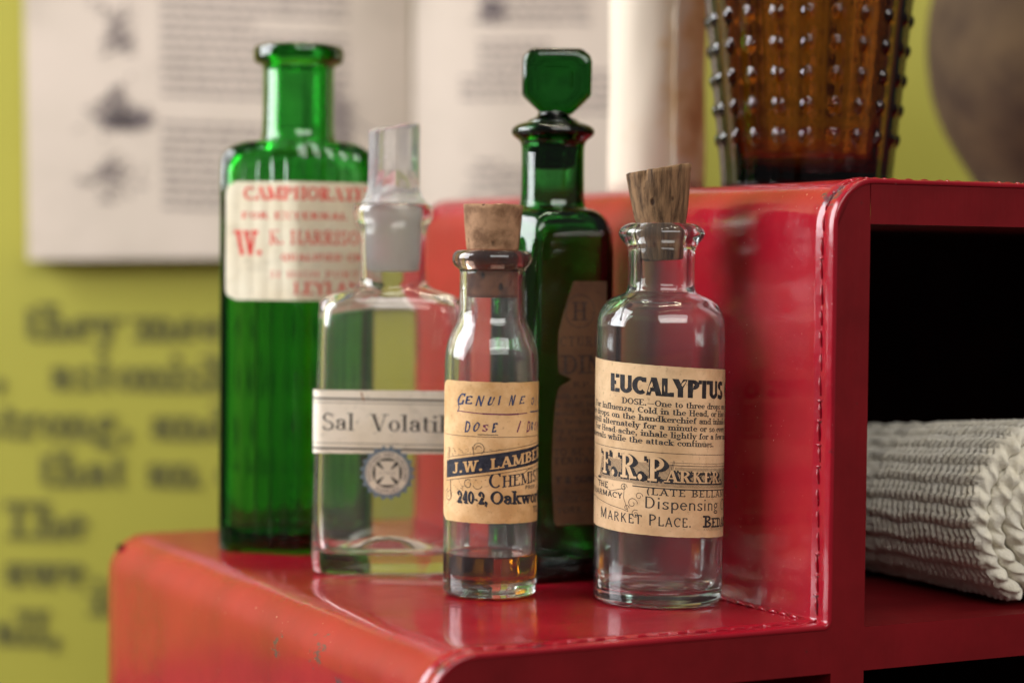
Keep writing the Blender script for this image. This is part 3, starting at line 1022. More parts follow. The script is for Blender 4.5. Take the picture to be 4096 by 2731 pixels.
s_ = .10
while s_ < cum[-1] - .14:
    ln = rnd.uniform(.0036, .0048)
    pth, rad = [], []
    lf = rnd.uniform(.0001, .00028)
    dz = rnd.uniform(-.0004, .0004)
    for k in range(7):
        t = k / 6
        p, q = at_len(s_ + ln * t)
        lift = lf * math.sin(PI * t) - .00010
        b_ = .0049 + dz + (.0005 * (t - .5))
        pth.append(L3(p.x + q.x * lift, b_, p.y + q.y * lift))
        rad.append(.00020 + .00020 * math.sin(PI * t) * rnd.uniform(.7, 1.15))
    parts.append(tube(pth, rad, 8))
    if rnd.random() < .45:     # cross ridge at the end of the stitch
        p, q = at_len(s_ + ln + .0005)
        parts.append(tube([L3(p.x, .0040 + rnd.uniform(-.0006, 0), p.y), L3(p.x + q.x * .0002, .0050, p.y + q.y * .0002), L3(p.x, .0060 + rnd.uniform(0, .0009), p.y)], [.0001, .00038, .0001], 8))
    s_ += ln + rnd.uniform(.0010, .0018)
b_ = .010
while b_ < DEP - .02:
    ln = rnd.uniform(.0030, .0042)
    parts.append(tube([L3(WS - .0018 + rnd.uniform(-.0002, .0002), b_ + ln * k / 4, .00015 + .00045 * math.sin(PI * k / 4)) for k in range(5)], [.0002, .0005, .0006, .0005, .0002], 8))
    b_ += ln + .0011
V, F = join(parts)
mesh_obj('stitching', V, F, M['red'], unit, True)

# chips of bare paint and rub marks
# ------------------------------------------------------------------ bottles
CAMXY = Vector((0, 0))


def face_cam(x, y):
    return math.atan2(-x, y)       # turn about z so that local -Y looks at the camera


def cyl_wrap(rad, tilt):
    def wr(u, v, off):
        a = u / rad
        return ((rad + off) * math.sin(a), -(rad + off) * math.cos(a), v - tilt * u)
    return wr


# ---- eucalyptus bottle (px unit = .1152 mm)
S = .1152e-3
bx, by = .0391, .5729
euc = thing('corked_bottle', 'clear round bottle with a grey tilted cork and tan eucalyptus label', 'bottle', (bx, by, .0001), face_cam(bx, by))
outer = [(0, 6), (60, 5), (112, 2), (130, 0), (139, 2), (145, 8), (147, 18), (147.5, 60), (147.5, 200), (147, 400), (147, 560), (147, 618), (146, 640), (140, 662), (127, 682), (108, 694), (92, 700), (80, 706),
         (76.5, 716), (75.5, 740), (75.5, 790), (77, 806), (83, 815), (93, 826), (98, 834), (98.5, 842), (95, 850), (84, 859), (72, 863), (64, 862)]
inner = [(60, 856), (59.5, 800), (58.5, 730), (62, 712), (78, 694), (100, 684), (119, 670), (130, 655), (135, 638), (136, 618), (136, 200), (136, 60), (132, 36), (118, 26), (70, 30), (30, 40), (0, 42)]
prof_e = chaikin([(a * S, z * S) for a, z in outer + inner], 2)
V, F = lathe(prof_e, 96)
mesh_obj('glass_body', V, F, M['clear'], euc)


def cork(name, parent, material, r_top, r_mid, r_bot, h_top, h_mid, h_bot, tilt, cx, seed, slant=0, chip=None):
    """tapered cork; heights local; top cut askew by slant, with crumbled rim"""
    rings = []
    n = 64
    prof_c = [(r_bot * .9, h_bot), (r_bot, h_bot + .0004)]
    for i in range(1, 13):
        t = i / 12
        prof_c.append((r_bot + (r_mid - r_bot) * t, h_bot + (h_mid - h_bot) * t))
    for i in range(1, 13):
        t = i / 12
        prof_c.append((r_mid + (r_top - r_mid) * t ** .8, h_mid + (h_top - h_mid) * t))
    prof_c += [(r_top * .95, h_top + .00015), (r_top * .6, h_top + .0002), (r_top * .2, h_top + .0002)]
    for k, (r, z) in enumerate(prof_c):
        ring = []
        for i in range(n):
            a = 2 * PI * i / n
            rr_ = r * (1 + .012 * noise.noise(Vector((math.cos(a) * 3, math.sin(a) * 3, z * 300 + seed))) + .010 * noise.noise(Vector((math.cos(a) * 14, math.sin(a) * 14, z * 900 + seed))))
            zz = z
            x, y = rr_ * math.cos(a), rr_ * math.sin(a)
            f = max(0, (z - h_mid) / (h_top - h_mid))
            zz += slant * x * f
            if f > .95:
                zz += .00035 * noise.noise(Vector((math.cos(a) * 5, math.sin(a) * 5, seed + 3)))
            if chip and f > .7:
                da = (a - chip + PI) % (2 * PI) - PI
                if abs(da) < .22:
                    x *= 1 - .22 * (1 - abs(da) / .22) * (f - .7) / .3
                    y *= 1 - .22 * (1 - abs(da) / .22) * (f - .7) / .3
            ct, st = math.cos(tilt), math.sin(tilt)
            zz0 = zz - h_mid
            ring.append((cx + x * ct + zz0 * st, y, h_mid - x * st + zz0 * ct))
        rings.append(ring)
    V, F = loft(rings)
    return mesh_obj(name, V, F, material, parent)


cork('cork_stopper', euc, M['cork_grey'], 75 * S, 57 * S, 46 * S, 985 * S, 866 * S, 778 * S, -.06, -2 * S, 2.3, .115, 4.25)

# mould seam standing proud down the neck and shoulder
sp_ = [(a * S, z * S) for a, z in chaikin(outer, 2)]
pth = []
for i_, (a, z) in enumerate(sp_):
    if 640 * S < z < 858 * S and a > 70 * S:
        an = R(-90 - 38) + .02 * noise.noise(Vector((z * 400, 1, 1)))
        pth.append(((a + .00002) * math.cos(an), (a + .00002) * math.sin(an), z))
V, F = tube(pth, .00022, 6)
mesh_obj('mould_seam', V, F, M['seam'], euc)
K = 147.6 * S
TL = .060
ik = Ink()


def zf(y, base=1378, hor=645, k=1.0295):
    return base - (hor + (y - hor) / k)


ik.text('EUCALYPTUS', -124, zf(908.5), 40.5, 186, GOTHIC, mi=2)
ik.text('OIL', 207, zf(908.5), 40.5, 290, GOTHIC, mi=2)
LS = (.20, .10, .10, 1.0, .05)
ik.text('DOSE._One to three drops on sugar', -89, zf(932.5), 13.6, 262, LS, caps=1)
for txt, u0, u1, y in (('For Influenza, Cold in the Head, or Hay Fever, a', -196, 285, 950), ('few drops on the handkerchief and inhale freely', -226, 268, 967.5),
                       ('nostril alternately for a minute or so every hour', -224, 262, 985), ('For Head-ache, inhale lightly for a few minutes', -196, 268, 1002.5), ('intervals while the attack continues.', -226, 143, 1020)):
    ik.text(txt, u0, zf(y), 13.8, u1, LS)
v = zf(1038)
ik.line(-232, v, 240, v, 1.2)
# shopkeeper's name on a hatched band
vb = zf(1104)
for k in range(150):
    u = -160 + k * 2.7
    top = 34 if u > 30 else 20 + 28 * min(1, max(0, (u + 160) / 60))
    ik.line(u - 5, vb - 9, u + 6, vb + (top if u > 25 else 40), .95, 1, 1, 8)
ik.line(25, vb + 44, 240, vb + 44, .9)
ik.line(25, vb + 38, 240, vb + 38, 1.5)
ik.line(-60, vb - 15, 240, vb - 15, 2.4)
ik.line(-60, vb - 10, 240, vb - 10, .9)
BIGS = (.27, .15, .13, 1.0, .10)
for dx, dy, lay, mi, st in ((4.5, -3.5, 2, 2, (.30, .19, .15, 1.0, .07)), (0, 0, 3, 2, (.31, .20, .16, 1.0, .06)), (0, 0, 4, 0, (.20, .10, .11, 1.0, .165))):
    W0 = -147 + dx
    ik.text('F.', W0 - 2, vb + dy + 3, 54, W0 + 46, st, layer=lay, mi=mi)
    ik.text('R.', W0 + 58, vb + dy + 1, 54, W0 + 118, st, layer=lay, mi=mi)
    ik.text('P', W0 + 124, vb + dy, 54, W0 + 166, st, layer=lay, mi=mi)
    ik.text('ARKER.', W0 + 162, vb + dy, 27, W0 + 332, st, layer=lay, mi=mi)
# ribbon with leaf sprays
for (cx_, cy_, r0, r1, a0, a1) in ((-212, vb + 22, 16, 4, -60, 300), (-206, vb + 46, 11, 3, 20, 380), (-220, vb + 60, 9, 3, 90, 430), (-60, zf(1160), 13, 3, 0, 420), (-52, zf(1184), 10, 3, 60, 500), (-44, zf(1142), 9, 3, 0, 380), (-74, zf(1172), 7, 2, 0, 360),
                                   (-82, vb - 21, 9, 2, 0, 520)):
    ik.curve(cx_, cy_, r0, a0, a1, 1.3, r1, n=26)
ik.path([(-230, vb - 20), (-205, vb - 12), (-180, vb - 14), (-150, vb - 26), (-120, vb - 34), (-84, vb - 24)], 1.3)
ik.path([(-232, zf(1166)), (-200, zf(1160)), (-160, zf(1166)), (-120, zf(1172)), (-86, zf(1176)), (-70, zf(1180)), (-82, zf(1150)), (-80, zf(1118))], 1.2)
ik.text('THE', -172, zf(1134), 14, -128, SANS_B)
ik.text('PHARMACY', -212, zf(1153), 13, -84, SANS_B)
ik.disc(-166, zf(1113), 9, n=10, ry=3)
ik.text('(LATE BELLAMY)', -28, zf(1136), 15.5, 236, (.16, .11, .08, 1.1, .16))
ik.text('Dispensing Chemist', -33, zf(1167), 26, 330, (.105, .085, 0, .9, .06))
ik.text('Market Place.', -158, zf(1206), 25, 80, (.13, .11, 0, .95, .10), caps=.84)
ik.text('Bedale', 112, zf(1206), 27, 250, (.20, .16, .13, 1.0, .1), caps=.8, layer=2, mi=2)
for k in range(14):
    ik.line(112 + k * 6, zf(1213), 117 + k * 6, zf(1206), .9)
v0, v1 = zf(1229.5), zf(839)
rl, rr_ = rounded(v0, v1, -238, 245, 10, 2, 1)
label_mesh('paper_label', euc, [M['label_tan'], M['ink_grey'], M['ink'], M['stain']], ik, cyl_wrap(K, TL), v0, v1, rl, rr_, 72, 40, S)

# ---- vial with dark cork and oil (px unit = .1167 mm)
S = .1167e-3
bx, by = -.0054, .5808
vial = thing('oil_vial', 'small clear vial holding dark amber oil under a brown cork', 'bottle', (bx, by, .0001), face_cam(bx, by))
outer = [(0, 5), (60, 4), (88, 0), (98, 1), (105, 7), (107.5, 18), (107.5, 120), (107.5, 300), (107.5, 525), (106.5, 545), (103, 572), (95, 596), (85, 614), (79, 626), (76, 645), (75, 690), (74, 735), (76, 744),
         (84, 749), (90, 757), (92, 766), (91, 776), (86, 784), (77, 788), (68, 787)]
inner = [(62, 782), (61, 740), (61, 640), (66, 618), (80, 590), (91, 565), (95, 535), (95.5, 300), (95.5, 150), (95.5, 104), (95.3, 98), (93.5, 95), (88, 93.2), (60, 92.6), (0, 92.6)]
V, F = lathe(chaikin([(a * S, z * S) for a, z in outer + inner], 2), 96)
vg = mesh_obj('glass_body', V, F, [M['clear_dusty'], M['stained']], vial)
for pl in vg.data.polygons:
    if pl.center.z > 741 * S:
        pl.material_index = 1
liq = [(0, 30), (60, 32), (91, 37), (97.0, 56), (97.0, 90), (96.5, 95), (95.0, 95), (92.5, 93.6), (86, 92.3), (60, 92.1), (0, 92.1)]
V, F = lathe(chaikin([(a * S, z * S) for a, z in liq], 2), 96)
mesh_obj('oil', V, F, M['oil'], vial)
ck = cork('cork_stopper', vial, M['cork'], 68 * S, 59.5 * S, 59 * S, 890 * S, 790 * S, 680 * S, .004, 0, 7.7)
ck.data.materials.append(M['cork_dark'])
for pl in ck.data.polygons:
    if pl.center.z < 786 * S:
        pl.material_index = 1
K = 107.8 * S
ik = Ink()


def zv(y):
    return 1364.5 - (641 + (y - 641) / 1.0215)


def pen(txt, u0, v, h, u1, mi):
    rn = random.Random(txt)
    adv = (u1 - u0) / len(txt)
    for q, ch in enumerate(txt):
        hh = h * rn.uniform(.80, 1.12) * (1.25 if q == 0 and len(txt) > 3 else 1)
        wd = adv * rn.uniform(.70, .92) * (1.1 if q == 0 else 1) * (.45 if ch == 'I' else 1)
        ik.text(ch, u0 + adv * q + rn.uniform(-1, 1.5), v + rn.uniform(-2.0, 2.0) - (hh - h) * .4, hh, u0 + adv * q + wd, PEN, layer=1 + q % 2, mi=mi if rn.random() < .75 else 5 - mi,
                slant=rn.uniform(.16, .42), slope=rn.uniform(-.04, .10), jit=2.2)


pen('GENUINE', -88, zv(931), 21, 88, 2)
ik.path([(-82, zv(930)), (-78, zv(938)), (-83, zv(949))], [2.6, 2.2], mi=2)
ik.path([(-84, zv(946)), (-20, zv(950)), (40, zv(951)), (66, zv(950)), (92, zv(948))], [2.0, 3.2, 3.6, 2.2], mi=3)
pen('OIL', 104, zv(931), 21, 168, 2)
ik.line(102, zv(946), 160, zv(946), 3, mi=2)
pen('DOSE', -64, zv(992), 20, 20, 2)
ik.line(-30, zv(998), 16, zv(998), 1.6, mi=1)
ik.line(62, zv(992), 72, zv(966), 3.6, layer=2, mi=3)
pen('DROP', 88, zv(991), 20, 152, 3)
v = zv(1003)
ik.line(-140, v, 190, v, 1.1)
# engraved ground behind the ribbon
for k in range(46):
    vv = zv(1034) - k * 3.1
    if vv < zv(1166):
        break
    ue = -95 + 60 * math.exp(-((k - 6) / 9) ** 2) if k < 22 else -92 + 10 * math.sin(k * .7)
    ik.line(-138 + 3 * math.sin(k), vv, ue, vv, 1.0, 1, 1, 20)
for k in range(12):
    vv = zv(1036) - k * 3
    ik.line(-20 + k * 3, vv + 3, 60 + k * 9, vv + 6, .9, 1, 1, 20)
for k in range(9):
    vv = zv(1104) - k * 3
    ik.line(-80 + k * 2, vv, -10 - k * 9, vv + 2, .9, 1, 1, 20)
# ribbon: a black band rising to the right, pale edges, curled ends


def band(u):
    return zv(1084) + (u + 123) * .144 + 3.2 * math.sin((u + 123) / 275 * PI)


seg = [-124 + 6.5 * i for i in range(50)]
for a, c_ in zip(seg, seg[1:]):
    ik.poly([(a, band(a) - 26), (c_, band(c_) - 26), (c_, band(c_) + 26), (a, band(a) + 26)], 2, 0)
    ik.poly([(a, band(a) - 20), (c_, band(c_) - 20), (c_, band(c_) + 20), (a, band(a) + 20)], 3, 2 if False else 4)
    for q in (26, -26):
        ik.poly([(a, band(a) + q - .6), (c_, band(c_) + q - .6), (c_, band(c_) + q + .6), (a, band(a) + q + .6)], 3, 1)
ik.text('J.W. LAMBERT', -96, band(-96) - 12 - 1, 24.5, 190, (.20, .12, .07, 1.0, .10), layer=5, mi=0, slope=.150)
# scroll curls
ik.poly([(-123, zv(1112)), (-108, zv(1108)), (-104, zv(1150)), (-116, zv(1158)), (-126, zv(1148))], 4, 0)
ik.curve(-114, zv(1142), 13, 100, 430, 1.4, 12, layer=5)
ik.curve(-114, zv(1142), 7, 60, 300, 1.3, 4, layer=5)
ik.line(-106, zv(1108), -103, zv(1142), 1.2, 5)
ik.line(-117, zv(1064), -112, zv(1034), 4.5, 4, 0)
ik.line(-120, zv(1064), -113, zv(1032), 1, 5)
ik.line(-113, zv(1064), -110, zv(1032), 1, 5)
ik.curve(-28, zv(1030), 9, 160, -40, 4, 12, layer=3, mi=0)
ik.curve(-28, zv(1030), 11, 190, -60, 1.2, 14, layer=4)
ik.curve(-28, zv(1032), 6, 190, 20, 1.1, 8, layer=4)
ik.line(-42, zv(1026), -38, zv(1046), 1.2, 4)
ik.curve(-52, zv(1113), 11, 60, 400, 1.6, 6, n=20)
ik.curve(-30, zv(1112), 10, 200, 340, 1.3, 12)
ik.path([(48, zv(1094)), (62, zv(1097)), (80, zv(1088)), (98, zv(1078)), (116, zv(1078)), (122, zv(1088)), (110, zv(1092))], 1.4)
ik.text('Chemists', -4, zv(1122), 36, 178, (.17, .09, .09, 1.0, .06), mi=4, caps=.74, slope=.10)
ik.text('PROP. J. A.', 86, zv(1124), 8.5, 172, SANS_B)
for dx, dy, lay, mi in ((2.2, -2.0, 1, 1), (0, 0, 2, 4)):
    ik.text('240-2,', -82 + dx, zv(1157) + dy, 28, -6 + dx, (.20, .11, .12, 1.0, .04), mi=mi, layer=lay)
    ik.text('Oakworth Rd.', 0 + dx, zv(1156) + dy, 29, 262 + dx, (.16, .09, .09, 1.0, .05), mi=mi, layer=lay)
ik.text('TEL. 20', 120, zv(1181), 15, 190, SANS_B)
v0, v1 = zv(1202), zv(877)
rl, rr_ = rounded(v0, v1, -151, 205, 24, 1.2, 4)
label_mesh('paper_label', vial, [M['label_tan2'], M['ink_grey'], M['pen'], M['pen_red'], M['ink_blue']], ik, cyl_wrap(K, .012), v0, v1, rl, rr_, 64, 40, S)

# ---- clear flat flask with ground stopper (px unit = .1253 mm)
S = .1253e-3
bx, by = -.0353, .6237
flask = thing('stoppered_flask', 'clear flat glass flask with a facetted glass stopper and cream sal volatile band', 'bottle', (bx, by, .0001), face_cam(bx, by) - .02)


def sup(a, b_, z, nn=2.0, n=120, cx=0):
    out = []
    for i in range(n):
        t = 2 * PI * i / n
        c_, s_ = math.cos(t), math.sin(t)
        out.append((cx + a * math.copysign(abs(c_) ** (2 / nn), c_), b_ * math.copysign(abs(s_) ** (2 / nn), s_), z))
    return out


def flask_rings(spec, cx):
    # spec rows: half width, half depth, height, squareness
    out = []
    rows = []
    for p, q in zip(spec, spec[1:]):
        m_ = 4
        for i in range(m_):
            t = i / m_
            rows.append([p[k] + (q[k] - p[k]) * t for k in range(4)])
    rows.append(spec[-1])
    for _ in range(3):
        rows = [rows[0]] + [[(rows[i - 1][k] + 2 * rows[i][k] + rows[i + 1][k]) / 4 for k in range(4)] for i in range(1, len(rows) - 1)] + [rows[-1]]
    for a, b_, z, e_ in rows:
        out.append(sup(a * S, b_ * S, z * S, e_, cx=cx * min(1, max(0, z / 640)) * S))
    return out


spec_o = [(140, 60, 8, 4), (158, 74, 1, 5), (168, 82, 4, 5), (172, 86, 20, 5.5), (172, 87, 60, 5.5), (170, 87, 300, 5.5), (166, 86, 560, 5.5), (166, 86, 608, 5.5), (162, 84, 622, 5), (140, 80, 633, 4), (108, 76, 643, 2.8), (86, 73, 650, 2.1), (77, 73, 660, 2), (75, 74, 672, 2), (74, 74, 720, 2), (75, 75, 770, 2), (80, 80, 788, 2),
          (89, 89, 800, 2), (92, 92, 815, 2), (91, 91, 834, 2), (84, 84, 839, 2)]
spec_i = [(73, 73, 836, 2), (68, 68, 800, 2), (65.5, 65.5, 720, 2), (62, 62, 662, 2), (66, 60, 645, 2.2), (110, 64, 630, 3), (146, 71, 614, 4), (153, 74, 594, 4.8), (154, 74, 300, 5), (156, 74, 90, 5), (150, 72, 50, 4.4)]
rings = flask_rings(spec_o, 8) + flask_rings(spec_i, 8)
# domed kick-up inside the base: a bright arch
for (a, b_, z, e_) in ((132, 62, 44, 3.6), (104, 52, 58, 3), (70, 40, 70, 2.5), (36, 22, 76, 2), (10, 8, 78, 2)):
    rings.append(sup(a * S, b_ * S, z * S, e_))
V, F = loft(rings)
mesh_obj('glass_body', V, F, M['clear2'], flask)
# stopper: ground plug, then a facetted blade flaring to the plug
rings = []
for (a, b_, z, e_) in ((44, 44, 684, 2), (60, 60, 688, 2), (63.5, 63.5, 720, 2), (66, 66, 800, 2), (69, 69, 832, 2)):
    rings.append(sup(a * S, b_ * S, z * S, e_, 96, 8 * S))
V, F = loft(rings)
st = mesh_obj('glass_stopper', V, F, M['frost'], flask)
rings = []
SEC = [(62, -12), (62, 12), (46, 27), (16, 31), (-16, 31), (-46, 27), (-62, 12), (-62, -12), (-46, -27), (-16, -31), (16, -31), (46, -27)]
TW = R(32)
for (k, rc, z) in ((0, 75, 836), (.08, 77, 842), (.30, 74, 850), (.55, 71, 862), (.75, 67, 876), (.88, 64, 894), (.96, 62, 915), (1, 61, 940), (1, 61, 975), (1, 61, 1004), (.97, 58, 1010), (.82, 50, 1013), (.4, 24, 1014)):
    ring = []
    sc_ = k if z > 1005 else 1
    for q, (x, y) in enumerate(SEC):
        an = math.atan2(y, x)
        fx, fy = x * sc_ * .98, y * sc_ * (1.25 - .25 * k)
        kk = 1 if z > 1005 else k
        px = fx * kk + rc * math.cos(an) * (1 - kk)
        py = fy * kk + rc * math.sin(an) * (1 - kk)
        rx_ = px * math.cos(TW) - py * math.sin(TW)
        ry_ = px * math.sin(TW) + py * math.cos(TW)
        ring.append(((rx_ + 9) * S, ry_ * S, (z + (9 * rx_ / 54 + (4 if q % 5 < 2 else 0) if z > 960 else 0)) * S))
    rings.append(ring)
V, F = loft(rings)
mesh_obj('stopper_handle', V, F, M['pressed'], flask, False)


def flask_wrap(u, v, off):
    # a rounded rectangle wall: half width A, half depth B, corner radius rc, at mid height
    A, B, rc = 171.2 * S + off, 87.3 * S + off, 24 * S
    f = A - rc
    x = max(-f, min(f, u))
    ex = u - x
    cx = 8 * S * .45
    if ex == 0:
        return (cx + x, -B, v)
    L = rc * PI / 2
    sg = 1 if ex > 0 else -1
    e_ = abs(ex)
    if e_ < L:
        a = e_ / rc
        return (cx + sg * (f + rc * math.sin(a)), -(B - rc) - rc * math.cos(a), v)
    return (cx + sg * A, -(B - rc) + (e_ - L), v)


def zs_(y):
    return 1310 - (639 + (y - 639) / 1.0174)


ik = Ink()
C0 = 889 + 3.6
TLs = .012


def lv(y, u):
    return zs_(y) - TLs * u


def sl(y, wd, mi):
    ik.line(-230, zs_(y) + 230 * TLs, 230, zs_(y) - 230 * TLs, wd, 1, mi, 4)


for y, wd, mi in ((917, 4.0, 1), (926, 1.2, 1), (1019, 1.4, 1), (1031, 4.4, 1)):
    sl(y, wd, mi)
TS = (.135, .045, .10, 1.0, .055)
ik.text('Sal', -151, lv(989, -151), 38.5, -76, TS, mi=1, slope=-TLs)
ik.text('Volatile', -40, lv(990, -40), 38.5, 158, TS, mi=1, slope=-TLs)
ik.path([(-63, zs_(900)), (-61, zs_(908)), (-58, zs_(918)), (-56, zs_(922))], [3.4, 2.8, 2.0], layer=3, mi=2)
v0, v1 = zs_(1041), zs_(896)
label_mesh('paper_band', flask, [M['label_white'], M['ink_grey'], M['stain']], ik, flask_wrap, v0, v1, lambda v: -236, lambda v: 236, 90, 10, S)
# gummed seal with a toothed edge overlapping the band
ik = Ink()
cu, cv = -3, zs_(1085)
nT = 20
for i in range(nT):
    a0, a1 = 2 * PI * i / nT, 2 * PI * (i + 1) / nT
    am = (a0 + a1) / 2
    ik.poly([(cu + 44 * math.cos(a0), cv + 44 * math.sin(a0)), (cu + 54 * math.cos(a0), cv + 54 * math.sin(a0)), (cu + 63 * math.cos(am), cv + 63 * math.sin(am)), (cu + 54 * math.cos(a1), cv + 54 * math.sin(a1)),
             (cu + 44 * math.cos(a1), cv + 44 * math.sin(a1))], 1, 1)
ik.ring(cu, cv, 0.01, 49.5, 2, 0)
ik.ring(cu, cv, 48.6, 49.6, 3, 1)
ik.ring(cu, cv, 0.01, 33.5, 3, 2)
# cross pattee
for k in range(4):
    a = k * PI / 2
    c_, s_ = math.cos(a), math.sin(a)
    pts = [(3, -3), (27, -20), (27, 20), (3, 3)]
    ik.poly([(cu + x * c_ - y * s_, cv + x * s_ + y * c_) for x, y in pts], 4, 0)
ik.poly([(cu - 9, cv - 9), (cu + 9, cv - 9), (cu + 9, cv + 9), (cu - 9, cv + 9)], 5, 0)
ik.text('STERILE', cu - 18, cv - 3, 6, cu + 18, SANS, layer=6, mi=3)


def ring_text(txt, a0, a1, r, h, inward=False):
    q, W = ik.glyphs(txt, SANS_B)
    for p in q:
        P = []
        for x, y in p:
            an = R(a0 + (a1 - a0) * x / W)
            rad = r + (h * (1 - y) if inward else h * y)
            P.append((cu + rad * math.cos(an), cv + rad * math.sin(an)))
        ik.poly(P, 6, 3)


ring_text('PHYSICIANS AND SURGEONS', 208, -26, 37, 9)
ring_text('SUPPLIES', 232, 310, 37, 9, True)
V, F, MI = [], [], []
for n_, (pts, layer, mi) in enumerate(ik.polys):
    o_ = len(V)
    V += [flask_wrap(u * S, v * S, .00014 + layer * 2.2e-5 + (n_ % 5) * 1e-6) for u, v in pts]
    ar = sum(pts[i - 1][0] * pts[i][1] - pts[i][0] * pts[i - 1][1] for i in range(len(pts)))
    idx = list(range(o_, o_ + len(pts)))
    F.append(tuple(idx if ar > 0 else idx[::-1]))
    MI.append(mi)
mesh_obj('round_seal', V, F, [M['label_white'], M['seal_blue'], M['ink_grey'], M['page_ink']], flask, True, MI, recalc=False)

# ---- tall green ribbed bottle (px unit = .134 mm)
S = .134e-3
bx, by = -.0660, .6674
tall = thing('green_ribbed_bottle', 'tall green ribbed bottle without a stopper with red printed camphor label', 'bottle', (bx, by, .0001), face_cam(bx, by))
NT = 288
RX, RY = 176, 96


def hexr(t):
    """radius of the body outline in direction t: a long six-sided plan with softened corners, ribbed"""
    c_, s_ = abs(math.cos(t)), abs(math.sin(t))
    # faces: ridge front/back at (0, RY), shoulders at (+-RX*.93, +-RY*.34)
    p, q = (.0, RY), (RX * .93, RY * .40)
    nx, ny = (p[1] - q[1]), (q[0] - p[0])
    r1 = (nx * q[0] + ny * q[1]) / max(nx * c_ + ny * s_, 1e-6)
    r2 = RX / max(c_, 1e-6)
    return (r1 ** -14 + r2 ** -14) ** (-1 / 14)


def rib(t):
    c_, s_ = math.cos(t), math.sin(t)
    x = hexr(t) * c_
    if abs(x) > RX * .90:
        return 0
    return 5.0 * abs(math.sin(x / RX * PI * 5.5)) - 2.6


def body_ring(k, z, blend=0.0, rn=75, ribk=1.0, inset=0):
    out = []
    for i in range(NT):
        t = 2 * PI * i / NT
        r = (hexr(t) + rib(t) * ribk) * k - inset * (1 if inset else 0)
        r = r * (1 - blend) + rn * blend
        out.append((r * math.cos(t) * S, r * math.sin(t) * S, z * S))
    return out


rings = []
for (k, z) in ((.80, 10), (.90, 3), (.96, 0), (.985, 5), (1, 16), (1, 60), (1, 200), (1, 420), (1, 640), (1, 820), (.998, 872)):
    rings.append(body_ring(k, z, ribk=1 if z > 30 else .3))
for i in range(1, 9):
    t = i / 8
    # rounded shoulder rising to the neck
    rings.append(body_ring(.998 - .10 * (1 - math.cos(t * PI / 2)), 872 + 62 * math.sin(t * PI / 2), blend=t ** 2.6 * .93, rn=82, ribk=max(0, 1 - t * 1.4)))
NK = [(86, 938), (82, 950), (80.5, 975), (80, 1050), (80.5, 1098), (83, 1106), (95, 1109), (102, 1115), (103, 1128), (102.5, 1141), (98, 1148), (86, 1150), (72, 1150)]
NKI = [(64, 1146), (61, 1100), (60, 1000), (61, 950), (66, 936)]
for r, z in chaikin(NK, 2) + chaikin(NKI, 1):
    rings.append(circ(r * S, z * S, NT))
for i in range(7, -1, -1):
    t = i / 8
    rings.append(body_ring(.998 - .10 * (1 - math.cos(t * PI / 2)), 852 + 62 * math.sin(t * PI / 2), blend=t ** 2.6 * .9, rn=70, ribk=0, inset=22 * (1 - t ** 3)))
for z in (700, 450, 200, 60):
    rings.append(body_ring(1, z, ribk=0, inset=22))
rings.append(body_ring(.93, 38, ribk=0, inset=22))
rings.append(body_ring(.7, 32, ribk=0, inset=20))
rings.append(body_ring(.3, 36, ribk=0, inset=8))
V, F = loft(rings)
mesh_obj('glass_body', V, F, M['green'], tall)

# label that follows the front faces and ribs: walk the outline
walk = []
acc = 0
prev = None
for i in range(0, 1441):
    t = PI + PI * i / 1440      # from the left end round the front to the right end
    r = hexr(t) + 2.3 + .30 * rib(t)
    p = Vector((r * math.cos(t), r * math.sin(t)))
    if prev is not None:
        acc += (p - prev).length
    walk.append((acc, p))
    prev = p
half = walk[720][0]


def tall_wrap(u, v, off):
    s_ = u / S + half
    lo, hi = 0, len(walk) - 1
    while hi - lo > 1:
        md = (lo + hi) // 2
        if walk[md][0] < s_:
            lo = md
        else:
            hi = md
    p = walk[lo][1]
    q = walk[hi][1]
    t = (s_ - walk[lo][0]) / max(walk[hi][0] - walk[lo][0], 1e-9)
    c_ = p.lerp(q, max(0, min(1, t)))
    nn = c_.normalized()
    return (c_.x * S + nn.x * off, c_.y * S + nn.y * off, v)


def zg(y, x=0):
    return 1262 - (636 + (y - 636) / 1.012)


ik = Ink()
RS = (.17, .10, .09, 1.0, .10)
ik.text('CAMPHORATED', -128, zg(462), 30, 192, (.22, .14, .09, 1.0, .08))
ik.text('FOR EXTERNAL USE', -132, zg(505), 15, 196, (.20, .14, .06, 1.0, .14))
ik.text('W.', -146, zg(588), 56, -82, (.19, .14, .08, .9, .02))
ik.text('K. HARRISON', -66, zg(562), 31, 176, RS, caps=1)
ik.text('QUALIFIED CHEMIST', -38, zg(599), 15, 240, (.2, .13, .06, 1.0, .12))
ik.text('31 HIGH PORT', -66, zg(638), 15, 150, (.13, .08, .06, 1.0, .14))
ik.text('LEYLAND', -8, zg(676), 28, 182, (.18, .12, .09, 1.0, .10))
v0, v1 = zg(690), zg(420)
rl, rr_ = rounded(v0, v1, -172, 186, 26, .6, 2)
label_mesh('paper_label', tall, [M['label_cream'], M['ink_red']], ik, tall_wrap, v0, v1, rl, rr_, 150, 30, S, base=.00012)

# ---- green six-sided bottle with glass stopper (px unit = .1236 mm)
S = .1236e-3
bx, by = .0110, .6160
six = thing('green_stoppered_bottle', 'dark green six-sided bottle with a flat octagonal glass stopper and torn brown label', 'bottle', (bx, by, .0001), face_cam(bx, by))
PT = [(-142, -30), (-32, -135), (130, -52), (142, 30), (32, 135), (-130, 52)]
NH = 240


